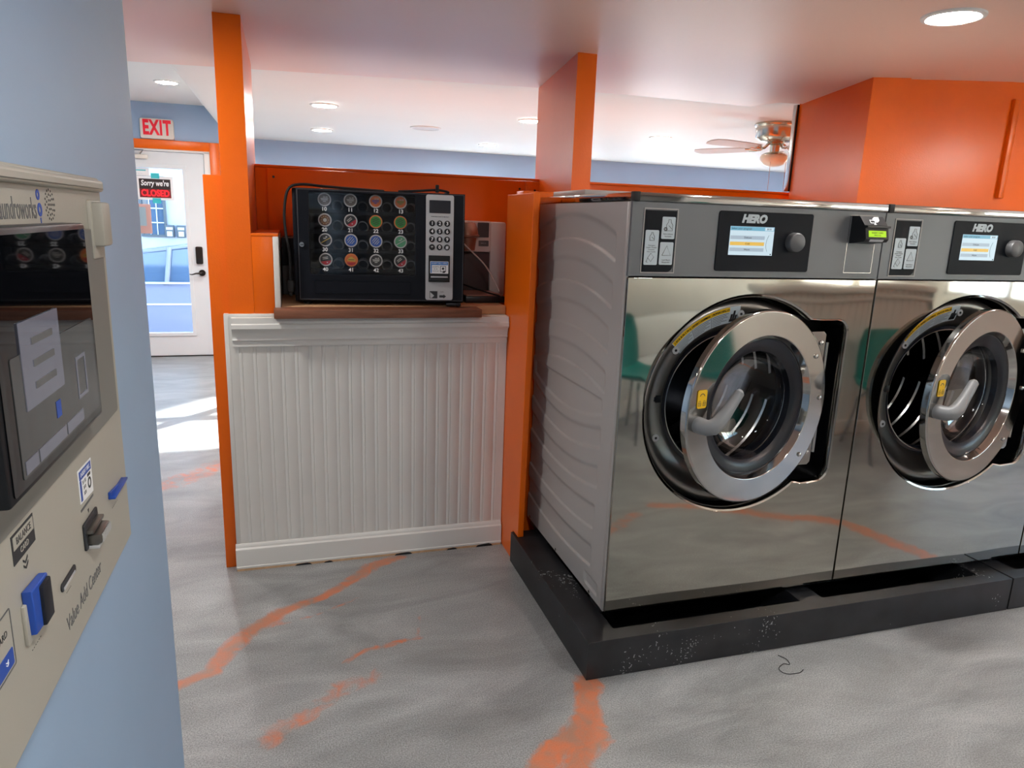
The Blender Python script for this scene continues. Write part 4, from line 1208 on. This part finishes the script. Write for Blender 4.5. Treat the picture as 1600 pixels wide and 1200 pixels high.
mb = MB(); mb.plate(rrect(-0.149, -0.061, 0.388, 0.440, 0.002), M['navy_box'], 0.003, FRONT(0, -0.0015, 0), bev=0.0006); mb.build('display', kp)
for i, k in enumerate('123456789*0#'):
    x = -0.137+0.0315*(i % 3); z = 0.346-0.0325*(i//3)
    mb = MB(); mb.lathe([(0.0125, 0), (0.0122, 0.003), (0.0105, 0.0042), (0.0005, 0.0045)], M['black'], FRONT(x, -0.0018, z), 20)
    mb.text(k, 0.0195, M['white'], FRONT(x, -0.0066, z-(0.004 if k == '*' else 0)), 0.0004, bold=0.0005); mb.build('key', kp)
mb = MB(); mb.plate(rrect(-0.151, -0.061, 0.103, 0.214, 0.002), M['black'], 0.006, FRONT(0, -0.0015, 0), bev=0.001)
mb.box(-0.146, -0.066, -0.022, -0.007, 0.110, 0.118, M['black'], 0.002); mb.box(-0.142, -0.070, -0.016, -0.007, 0.122, 0.128, M['silver'], 0.001); mb.box(-0.149, -0.063, -0.014, -0.007, 0.104, 0.109, M['black'], 0.001)
ba = mb.build('bill_acceptor', kp)
mb = MB(); T = FRONT(0, -0.0078, 0)
mb.plate(rrect(-0.1445, -0.0675, 0.139, 0.190, 0.002), M['white'], 0.0008, T); mb.plate(rrect(-0.1425, -0.0695, 0.175, 0.188, 0.001), M['sticker_blue'], 0.0004, FRONT(0, -0.0086, 0))
mb.text('INSERT BILL HERE', 0.0083, M['white'], FRONT(-0.106, -0.009, 0.1815), 0.0003); mb.box(-0.1425, -0.1375, -0.009, -0.0086, 0.141, 0.175, M['sticker_blue'])
for i, tx in enumerate(('ACCEPTS', '$1 $5', 'FACE UP')): mb.text(tx, 0.0065, M['dark_print'], FRONT(-0.121, -0.0088, 0.167-i*0.009), 0.0003)
mb.plate([(-0.102, 0.146), (-0.078, 0.146), (-0.078, 0.171), (-0.102, 0.171)], M['dark_print'], 0.0003, FRONT(0, -0.0086, 0), holes=[[(-0.1, 0.148), (-0.08, 0.148), (-0.08, 0.169), (-0.1, 0.169)]])
mb.plate(circ(-0.090, 0.160, 0.005, 16), M['dark_print'], 0.0003, FRONT(0, -0.0086, 0)); mb.plate([(-0.093, 0.142), (-0.083, 0.142), (-0.079, 0.150), (-0.088, 0.152)], M['dark_print'], 0.0003, FRONT(0, -0.0087, 0)); mb.build('bill_sticker', ba)
for x, y in ((-VW+0.03, 0.06), (-0.05, 0.06), (-VW+0.03, VD-0.05), (-0.05, VD-0.05)):
    mb = MB(); mb.cyl((x, y, -0.001), (x, y, 0.013), 0.018, M['rubber'], 16); mb.build('foot', vm)
mb = MB(); mb.box(-0.075, -0.012, -0.012, 0.03, 0.004, 0.014, M['black'], 0.002); mb.cyl((-0.02, -0.004, 0.0), (-0.02, -0.004, 0.016), 0.008, M['black'], 12); mb.build('hinge', vm)

# coffee pods, one in front of each number
VMm = Matrix.Translation(vm.location) @ Matrix.Rotation(VA, 4, 'Z')
def lidm(name, rgb): return mat('lid_'+name, srgb(*rgb), 0.4)
LM = dict(mush=lidm('taupe', (112, 98, 88)), brown=lidm('brown', (110, 70, 46)), dark=lidm('charcoal', (52, 48, 46)), orange=lidm('orange', (226, 112, 46)),
          green=lidm('green', (50, 150, 60)), blue=lidm('blue', (44, 92, 180)), red=lidm('red', (190, 36, 50)), gold=lidm('gold', (214, 178, 70)),
          cream=lidm('cream', (206, 200, 190)), jade=lidm('jade', (90, 168, 120)), rim=lidm('foil', (206, 200, 196)), orim=lidm('orange_rim', (230, 130, 60)), tan=lidm('tan', (196, 160, 110)))
pods = [
 ('mush', 'rim', 'cream', 'lines', 'taupe lid coffee pod above number 10'), ('mush', 'rim', 'cream', 'lines', 'taupe lid coffee pod above number 11'),
 ('orange', 'rim', 'blue', 'lines', 'orange lid coffee pod above number 12'), ('orange', 'rim', 'green', 'lines', 'orange lid coffee pod above number 13'),
 ('brown', 'rim', 'cream', 'dot', 'brown lid coffee pod with pale centre above number 20'), ('dark', 'rim', 'red', 'half', 'charcoal and red lid coffee pod above number 21'),
 ('green', 'orim', 'dark', 'diag', 'green lid orange rim coffee pod above number 22'), ('green', 'orim', 'dark', 'diag', 'green lid orange rim coffee pod above number 23'),
 ('dark', 'rim', 'gold', 'stripe', 'charcoal lid coffee pod with gold stripe above number 30'), ('blue', 'rim', 'cream', 'diag', 'blue lid coffee pod above number 31'),
 ('blue', 'rim', 'cream', 'diag', 'blue lid coffee pod above number 32'), ('jade', 'rim', 'cream', 'stripe', 'pale green lid coffee pod above number 33'),
 ('dark', 'rim', 'red', 'low', 'charcoal lid coffee pod with red bottom above number 40'), ('orange', 'orim', 'gold', 'blob', 'red orange and gold lid coffee pod above number 41'),
 ('dark', 'rim', 'cream', 'lines', 'charcoal lid coffee pod with white lettering above number 42'), ('dark', 'rim', 'red', 'half', 'charcoal and red lid coffee pod above number 43')]
rng = random.Random(3)
for i, (c0, rimc, acc, pat, lb) in enumerate(pods):
    r, c = divmod(i, 4)
    loc = VMm @ Vector((PX[c], 0.046, PZ[r]))
    t = empty('coffee_pod', loc, lb+' in the vending machine', 'coffee pod', 'coffee pods on show in the vending machine', VA)
    mb = MB(); mb.lathe([(0.026, -0.002), (0.0235, -0.004), (0.018, -0.040), (0.0005, -0.0405)], M['white_plastic'], FRONT(0, 0, 0), 24); mb.build('cup', t)
    mb = MB(); T = FRONT(0, 0, 0)
    mb.lathe([(0.0268, -0.003), (0.0272, 0.0), (0.0265, 0.0012), (0.0222, 0.0014)], LM[rimc], T, 32)
    mb.plate(circ(0, 0, 0.0224, 32), LM[c0], 0.0012, T)
    T2 = FRONT(0, -0.0013, 0)
    def chord(h0, h1, m, ang=0.0, k=0.0218):
        pts = []
        for q in range(9):
            y = h0+(h1-h0)*q/8; pts.append((math.sqrt(max(k*k-y*y, 0)), y))
        for q in range(8, -1, -1):
            y = h0+(h1-h0)*q/8; pts.append((-math.sqrt(max(k*k-y*y, 0)), y))
        mb.plate(pts, m, 0.0004, T2 @ Matrix.Rotation(ang, 4, 'Z'))
    if pat == 'lines':
        for h, w in ((0.008, 0.010), (0.002, 0.030), (-0.003, 0.026), (-0.009, 0.012)):
            mb.plate([(-w/2, h), (w/2, h), (w/2, h+0.0032), (-w/2, h+0.0032)], LM[acc] if h < 0.005 else LM['cream'], 0.0004, T2)
        mb.plate(circ(0.010, 0.010, 0.003, 10), LM['cream'], 0.0004, T2)
    elif pat == 'dot':
        mb.plate(circ(0, 0, 0.0075, 20), LM['cream'], 0.0004, T2)
        for k in range(10):
            a = 2*PI*k/10; mb.plate(circ(0.014*math.cos(a), 0.014*math.sin(a), 0.0022, 8), LM['tan'], 0.0004, T2)
    elif pat in ('half', 'low'):
        chord(-0.0215, -0.006, LM[acc], math.radians(35 if pat == 'half' else 8))
        for h in (0.008, 0.002): mb.plate([(-0.012, h), (0.010, h), (0.010, h+0.003), (-0.012, h+0.003)], LM['cream'], 0.0004, T2 @ Matrix.Rotation(math.radians(40 if pat == 'half' else 8), 4, 'Z'))
        mb.plate(circ(0.006, -0.012, 0.0028, 8), LM['cream'], 0.0006, T2)
    elif pat == 'diag':
        for h, w in ((0.010, 0.022), (0.003, 0.032), (-0.005, 0.028), (-0.012, 0.018)):
            mb.plate([(-w/2, h), (w/2, h), (w/2, h+0.0026), (-w/2, h+0.0026)], LM[acc], 0.0004, T2 @ Matrix.Rotation(math.radians(25 if c0 == 'green' else 50), 4, 'Z'))
    elif pat == 'stripe':
        chord(-0.004, -0.001, LM[acc], math.radians(30))
        mb.plate(circ(0.004, 0.012, 0.0035, 10), LM['cream'], 0.0004, T2); mb.plate([(-0.008, 0.004), (0.003, 0.004), (0.003, 0.008), (-0.008, 0.008)], LM['cream'], 0.0004, T2)
    elif pat == 'blob':
        mb.plate([(-0.016, -0.004), (0.016, -0.006), (0.017, 0.004), (0.008, 0.008), (0.004, 0.014), (-0.006, 0.012), (-0.015, 0.004)], LM['gold'], 0.0004, T2)
        chord(-0.0215, -0.010, LM['red']); mb.plate([(-0.012, 0.0), (0.012, 0.0), (0.012, 0.003), (-0.012, 0.003)], LM['brown'], 0.0006, T2)
    mb.build('lid', t)

# cords
mb = MB()
def smooth(pts, k=6):
    P = [Vector(p) for p in pts]; out = []
    for i in range(len(P)-1):
        p0 = P[max(i-1, 0)]; p1 = P[i]; p2 = P[i+1]; p3 = P[min(i+2, len(P)-1)]
        for j in range(k):
            t = j/k
            out.append(0.5*((2*p1)+(-p0+p2)*t+(2*p0-5*p1+4*p2-p3)*t*t+(-p0+3*p1-3*p2+p3)*t**3))
    out.append(P[-1]); return out
mb.tube(smooth([(-0.60, 1.25, 1.602), (-0.74, 1.16, 1.603), (-0.86, 1.09, 1.605), (-0.955, 1.06, 1.608), (-1.005, 1.05, 1.585), (-1.022, 1.05, 1.50), (-1.020, 1.05, 1.42), (-1.008, 1.05, 1.33), (-1.008, 1.05, 1.25), (-1.008, 1.05, 1.215)]), 0.0055, M['rubber'], 8)
mb.box(-1.020, -0.996, 1.035, 1.065, 1.175, 1.225, M['rubber'], 0.006)
mb.box(-1.014, -1.002, 1.045, 1.056, 1.16, 1.18, M['rubber'], 0.002)
tag(mb.build('power_cord'), 'black power cord looping down left of the vending machine, plug dangling', 'cord')
mb = MB()
mb.tube(smooth([(-0.55, 1.14, 1.600), (-0.46, 1.10, 1.606), (-0.395, 1.08, 1.611), (-0.34, 1.10, 1.605), (-0.33, 1.22, 1.600)]), 0.005, M['rubber'], 8)
mb.box(-0.402, -0.388, 1.06, 1.075, 1.60, 1.632, M['rubber'], 0.003)
tag(mb.build('antenna_cable'), 'short black cable with upright stub on top of vending machine', 'cable')

# ---- behind it on the counter
nb_ = MB(); nb_.box(-1.043, -0.80, 1.42, 1.66, 1.26, 1.385, M['navy_box'], 0.006); nb_.box(-1.043, -0.80, 1.425, 1.66, 1.1252, 1.259, M['grey_print'], 0.004)
nb_.box(-1.02, -0.83, 1.415, 1.42, 1.30, 1.305, M['dark_print'], 0.001)
tag(nb_.build('storage_box'), 'dark navy and grey box behind the left side of vending machine', 'box')
cm = empty('coffee_maker', (-0.13, 1.37, 1.1252), 'white and charcoal coffee maker half hidden right of the vending machine', 'coffee maker')
mb = MB(); mb.plate(rrect(-0.115, 0.062, 0.215, 0.362, 0.010), M['white_plastic'], 0.30, FRONT(0, 0.30, 0), bev=0.004)
mb.box(0.064, 0.145, 0.02, 0.30, 0.0, 0.36, M['white_plastic'], 0.010)
mb.build('housing', cm)
mb = MB(); mb.box(-0.115, 0.062, 0.02, 0.30, 0.0, 0.214, M['dark_grey_plastic'], 0.004); mb.build('column', cm)
mb = MB(); mb.plate(rrect(-0.006, 0.050, 0.285, 0.355, 0.003), M['dark_grey_plastic'], 0.003, FRONT(0, 0.0, 0)); mb.build('touch_screen', cm)
mb = MB(); mb.plate(rrect(0.0, 0.050, 0.243, 0.270, 0.003), M['grey_print'], 0.003, FRONT(0, 0.0, 0)); mb.text('BREW', 0.010, M['silver'], FRONT(0.025, -0.003, 0.2565), 0.0004); mb.build('brew_button', cm)
mb = MB(); mb.lathe([(0.0005, 0.232), (0.036, 0.232), (0.043, 0.29), (0.056, 0.296), (0.058, 0.302), (0.052, 0.306), (0.047, 0.336), (0.036, 0.36), (0.0005, 0.368)], M['copper'], UP(-0.062, -0.028, -0.008), 40)
mb.build('brew_head', cm)
dt = empty('drip_tray', (-0.17, 1.19, 1.1252), 'flat black drip tray on the counter right of the vending machine', 'tray')
mb = MB(); mb.box(-0.085, 0.10, -0.10, 0.14, 0.0, 0.030, M['black'], 0.004); mb.build('tray', dt)
mb = MB(); mb.box(-0.08, 0.09, -0.09, 0.13, 0.0302, 0.034, M['copper'], 0.001); mb.build('tray_insert', dt)
mb = MB(); mb.tube(smooth([(-0.245, 1.258, 1.395), (-0.205, 1.235, 1.355), (-0.14, 1.19, 1.285), (-0.10, 1.14, 1.20), (-0.097, 1.10, 1.175)]), 0.0036, M['cable_white'], 8)
tag(mb.build('white_cable'), 'thin white cable slanting across the front of coffee maker', 'cable')
mb = MB(); mb.tube(smooth([(-0.25, 1.25, 1.20), (-0.20, 1.16, 1.185), (-0.14, 1.10, 1.168), (-0.107, 1.06, 1.160), (-0.104, 1.04, 1.1475)]), 0.004, M['rubber'], 8)
tag(mb.build('black_cable'), 'black cable running down over the drip tray to orange panel', 'cable')

# ================================================================== PAYMENT KIOSK
KX = -1.28
ki = empty('payment_kiosk', (-1.325, -1.04, 0.95), 'beige wall-mounted payment kiosk with dark touch screen and card slots', 'kiosk')
def K(mb, name, parent=ki):
    o = mb.build(name, parent)
    o.matrix_parent_inverse = Matrix.Translation(-Vector(ki.location)) if parent is ki else Matrix.Identity(4)
    return o
y0, y1, z0, z1 = -1.50, -0.762, 0.945, 1.536
mb = MB()
mb.plate([(y0, z0), (y1, z0), (y1+0.0, 1.16), (y1, z1), (y0, z1)], M['beige'], 0.045, EAST(-1.3249, 0, 0), bev=0.006)
# sloped top visor
mb.plate(rrect(y0+0.01, y1-0.012, 1.515, 1.532, 0.004), M['beige'], 0.012, EAST(KX-0.004, 0, 0), bev=0.005)
TK = lambda y, z, e=0.0: EAST(KX+0.0002+e, y, z)
mb.text('laundroworks', 0.034, M['grey_print'], TK(-1.128, 1.4885), 0.0004, sx=0.62)
mb.text('Value Add Center', 0.028, M['grey_print'], TK(-1.046, 0.990), 0.0004, sx=0.80)
# blue figure beside the name
for cz, cr_ in ((1.505, 0.0062), (1.488, 0.0078)):
    mb.plate(circ(-1.060+(1.508-cz)*0.15, cz, cr_, 20), M['navy_blue'], 0.0005, TK(0, 0), holes=[circ(-1.060+(1.508-cz)*0.15, cz, cr_*0.45, 14)])
mb.plate([(-1.0585, 1.479), (-1.0555, 1.479), (-1.0535, 1.456), (-1.0550, 1.456)], M['navy_blue'], 0.0005, TK(0, 0))
for r_, n_ in ((0.0, 1), (0.006, 6), (0.012, 11), (0.0175, 16)):
    for k in range(n_):
        a = 2*PI*k/n_; mb.plate([(-1.0175+r_*math.cos(a)+0.0016*math.cos(a+b), 1.494+r_*math.sin(a)+0.0016*math.sin(a+b)) for b in (0, PI/2, PI, 1.5*PI)], M['dark_print'], 0.0004, TK(0, 0))
for yy, zz_, s_ in ((-1.228, 1.031, 0.05), (-1.108, 1.030, 0.032), (-0.985, 1.033, 0.05), (-0.855, 1.040, 0.06)):
    mb.text('- - - - - -', 0.007, M['dark_print'], TK(yy, zz_), 0.0003, sx=s_/0.04)
mb.text('»', 0.03, M['dark_print'], TK(-1.227, 1.126) @ Matrix.Rotation(-PI/2, 4, 'Z'), 0.0004)
mb.text('v', 0.012, M['dark_print'], TK(-0.995, 1.088), 0.0004)
mb.plate([(-1.027, 1.1005), (-0.965, 1.1005), (-0.965, 1.097), (-1.027, 1.097)], M['grey_print'], 0.0004, TK(0, 0))
kb = K(mb, 'housing')
# screen recess frame and monitor
mb = MB(); mb.plate(rrect(-1.40, -0.792, 1.176, 1.462, 0.006), M['beige_dark'], 0.003, TK(0, 0), bev=0.001); K(mb, 'screen_surround')
mb = MB(); mb.box(KX+0.003, -1.2505, -1.331, -0.995, 1.224, 1.473, M['black'], 0.003); mo = K(mb, 'monitor')
mb = MB(); mb.plate(rrect(-1.322, -1.003, 1.231, 1.466, 0.004), M['mon_glass'], 0.0012, EAST(-1.2503, 0, 0))
KS = -1.2494
mb.plate(rrect(-1.297, -1.015, 1.240, 1.356, 0.003), M['kio_pane'], 0.0006, EAST(KS+0.0004, 0, 0))
mb.plate([(-1.270, 1.300), (-1.150, 1.300), (-1.150, 1.385), (-1.270, 1.385)], M['kio_light'], 0.0006, EAST(KS+0.0012, 0, 0))
for i in range(3): mb.plate([(-1.240, 1.367-0.022*i), (-1.175, 1.367-0.022*i), (-1.175, 1.360-0.022*i), (-1.240, 1.360-0.022*i)], M['grey_print'], 0.0004, EAST(KS+0.002, 0, 0))
mb.plate([(-1.185, 1.270), (-1.170, 1.270), (-1.170, 1.288), (-1.185, 1.288)], M['navy_blue'], 0.0004, EAST(KS+0.0012, 0, 0))
mb.plate([(-1.10, 1.27), (-1.06, 1.27), (-1.06, 1.32), (-1.10, 1.32)], M['kio_light'], 0.0004, EAST(KS+0.0012, 0, 0), holes=[[(-1.096, 1.274), (-1.064, 1.274), (-1.064, 1.316), (-1.096, 1.316)]])
for a, b in ((-1.290, -1.255), (-1.25, -1.16), (-1.155, -1.09)): mb.plate([(a, 1.243), (b, 1.243), (b, 1.256), (a, 1.256)], M['kio_light'], 0.0004, EAST(KS+0.0012, 0, 0))
K(mb, 'screen', mo)
mb = MB(); mb.box(KX-0.004, KX+0.020, -0.848, -0.802, 1.437, 1.500, M['beige'], 0.004); mb.box(KX-0.004, KX+0.006, -0.852, -0.790, 1.418, 1.503, M['beige'], 0.004)
K(mb, 'latch_block')
mb = MB(); mb.plate([(-1.026, 1.108), (-0.963, 1.104), (-0.961, 1.152), (-1.026, 1.154)], M['white'], 0.0006, TK(0, 0)); mb.plate([(-1.022, 1.139), (-0.966, 1.138), (-0.966, 1.150), (-1.022, 1.151)], M['navy_blue'], 0.0004, TK(0, 0, 0.0006))
mb.plate([(-1.022, 1.110), (-1.015, 1.110), (-1.015, 1.138), (-1.022, 1.138)], M['navy_blue'], 0.0004, TK(0, 0, 0.0006)); mb.text('INSERT BILL', 0.0085, M['white'], TK(-0.994, 1.1447, 0.001), 0.0002)
for i, tx in enumerate(('$1 $5', '$10', '$20')): mb.text(tx, 0.007, M['dark_print'], TK(-1.001, 1.132-0.008*i, 0.0006), 0.0002)
mb.plate(circ(-0.978, 1.122, 0.008, 16), M['dark_print'], 0.0004, TK(0, 0, 0.0006), holes=[circ(-0.978, 1.122, 0.005, 12)]); mb.plate([(-0.985, 1.132), (-0.971, 1.132), (-0.971, 1.136), (-0.985, 1.136)], M['dark_print'], 0.0004, TK(0, 0, 0.0006))
K(mb, 'bill_sticker')
mb = MB(); mb.plate(rrect(-1.030, -0.962, 1.042, 1.080, 0.003), M['dark_print'], 0.003, TK(0, 0), bev=0.001); mb.box(KX, KX+0.020, -1.022, -0.968, 1.046, 1.062, M['gunmetal'], 0.005); mb.box(KX, KX+0.012, -1.026, -0.966, 1.064, 1.070, M['gunmetal'], 0.002)
for k in range(9): mb.box(KX+0.0195, KX+0.021, -1.017+0.0052*k, -1.015+0.0052*k, 1.049, 1.060, M['silver'])
mb.box(KX, KX+0.016, -1.020, -0.985, 1.040, 1.046, M['silver'], 0.002); K(mb, 'bill_acceptor')
mb = MB(); mb.plate([(-0.889, 1.0625), (-0.80, 1.0555), (-0.792, 1.0595), (-0.889, 1.0715)], M['navy_blue'], 0.004, TK(0, 0), bev=0.001); mb.box(KX, KX+0.010, -0.889, -0.80, 1.060, 1.064, M['navy_blue'], 0.001); K(mb, 'coupon_slot')
mb = MB(); mb.plate([(-1.260, 1.137), (-1.196, 1.137), (-1.196, 1.1685), (-1.260, 1.1685)], M['dark_print'], 0.0006, TK(0, 0)); mb.plate([(-1.257, 1.152), (-1.199, 1.152), (-1.199, 1.166), (-1.257, 1.166)], M['beige'], 0.0004, TK(0, 0, 0.0006))
mb.text('BALANCE', 0.011, M['dark_print'], TK(-1.228, 1.159, 0.001), 0.0003, sx=0.9); mb.text('CARD', 0.009, M['beige'], TK(-1.228, 1.145, 0.0006), 0.0003); K(mb, 'balance_label')
mb = MB(); mb.plate([(-1.250, 1.053), (-1.206, 1.050), (-1.202, 1.100), (-1.253, 1.104)], M['navy_blue'], 0.010, TK(0, 0), bev=0.002); mb.box(KX, KX+0.014, -1.232, -1.205, 1.052, 1.098, M['navy_box'], 0.002)
mb.box(KX, KX+0.004, -1.258, -1.243, 1.045, 1.090, M['beige'], 0.001); K(mb, 'card_slot')
mb = MB(); mb.plate(rrect(-1.137, -1.078, 1.039, 1.050, 0.005), M['dark_print'], 0.002, TK(0, 0), bev=0.0006); mb.box(KX, KX+0.003, -1.131, -1.084, 1.040, 1.0435, M['silver'], 0.0005); K(mb, 'receipt_slot')
mb = MB(); mb.plate(rrect(-1.345, -1.284, 1.044, 1.106, 0.003), M['grey_print'], 0.0004, TK(0, 0), holes=[rrect(-1.3435, -1.2855, 1.0455, 1.1045, 0.002)]); mb.plate(rrect(-1.340, -1.289, 1.048, 1.066, 0.002), M['navy_blue'], 0.0005, TK(0, 0))
mb.text('CARD', 0.010, M['dark_print'], TK(-1.310, 1.085), 0.0003); mb.text('»', 0.014, M['white'], TK(-1.305, 1.057, 0.0005) @ Matrix.Rotation(-PI/2, 4, 'Z'), 0.0003); K(mb, 'card_label')

# ================================================================== TEAL CHAIRS BEHIND THE CAMERA (mirrored in the steel)
def make_chair(loc, rz, label):
    t = empty('moulded_chair', loc, label, 'chair', 'teal moulded chairs facing the washers', rz)
    mb = MB()
    cols = 11; rows = []
    path = [(0.22, 0.425), (0.20, 0.445), (0.10, 0.435), (0.0, 0.43), (-0.10, 0.435), (-0.17, 0.46), (-0.205, 0.53), (-0.225, 0.64), (-0.25, 0.76), (-0.27, 0.84), (-0.275, 0.86)]
    wid = [0.19, 0.21, 0.225, 0.23, 0.23, 0.225, 0.22, 0.22, 0.21, 0.18, 0.14]
    vs = []
    for (y, z), w_ in zip(path, wid):
        for j in range(cols):
            u = -1+2*j/(cols-1); b = 0.05*(u*u)**1.5
            vs.append((u*w_, y+(b if z > 0.5 else 0), z+(b if z < 0.5 else 0)))
    n0 = len(vs)
    vs += [(x, y-0.012, z-0.012) for x, y, z in vs]
    fs = []
    R_ = len(path)
    for i in range(R_-1):
        for j in range(cols-1):
            a = i*cols+j; fs.append((a, a+1, a+cols+1, a+cols)); fs.append((n0+a, n0+a+cols, n0+a+cols+1, n0+a+1))
    per = [j for j in range(cols)]+[i*cols+cols-1 for i in range(1, R_)]+[(R_-1)*cols+j for j in range(cols-2, -1, -1)]+[i*cols for i in range(R_-2, 0, -1)]
    for a, b in zip(per, per[1:]+per[:1]): fs.append((a, b, n0+b, n0+a))
    mb.geo(vs, fs, M['teal'], None, True); mb.build('shell', t)
    for sx in (-1, 1):
        for y0_, y1_ in ((0.12, 0.20), (-0.12, -0.22)):
            mb = MB(); mb.tube([(sx*0.12, y0_, 0.42), (sx*0.18, (y0_+y1_)/2, 0.36), (sx*0.20, y1_, 0.0)], 0.011, M['steel_leg'], 10); mb.build('leg', t)
    return t
c1 = make_chair((1.32, -2.40, 0.0), math.radians(-25), 'teal moulded chair behind the camera, mirrored at left edge of first washer')
c2 = make_chair((2.88, -1.66, 0.0), math.radians(20), 'teal moulded chair by low beadboard wall, mirrored in second washer')

# stray black thread on the floor
mb = MB(); mb.tube(smooth([(0.627, -0.155, 0.0018), (0.640, -0.185, 0.003), (0.632, -0.212, 0.0018), (0.612, -0.205, 0.0022), (0.578, -0.225, 0.0018), (0.585, -0.255, 0.0018), (0.632, -0.262, 0.0018), (0.66, -0.25, 0.0018)]), 0.0013, M['rubber'], 6)
tag(mb.build('loose_thread'), 'curled black thread lying on the floor before the plinth', 'thread')
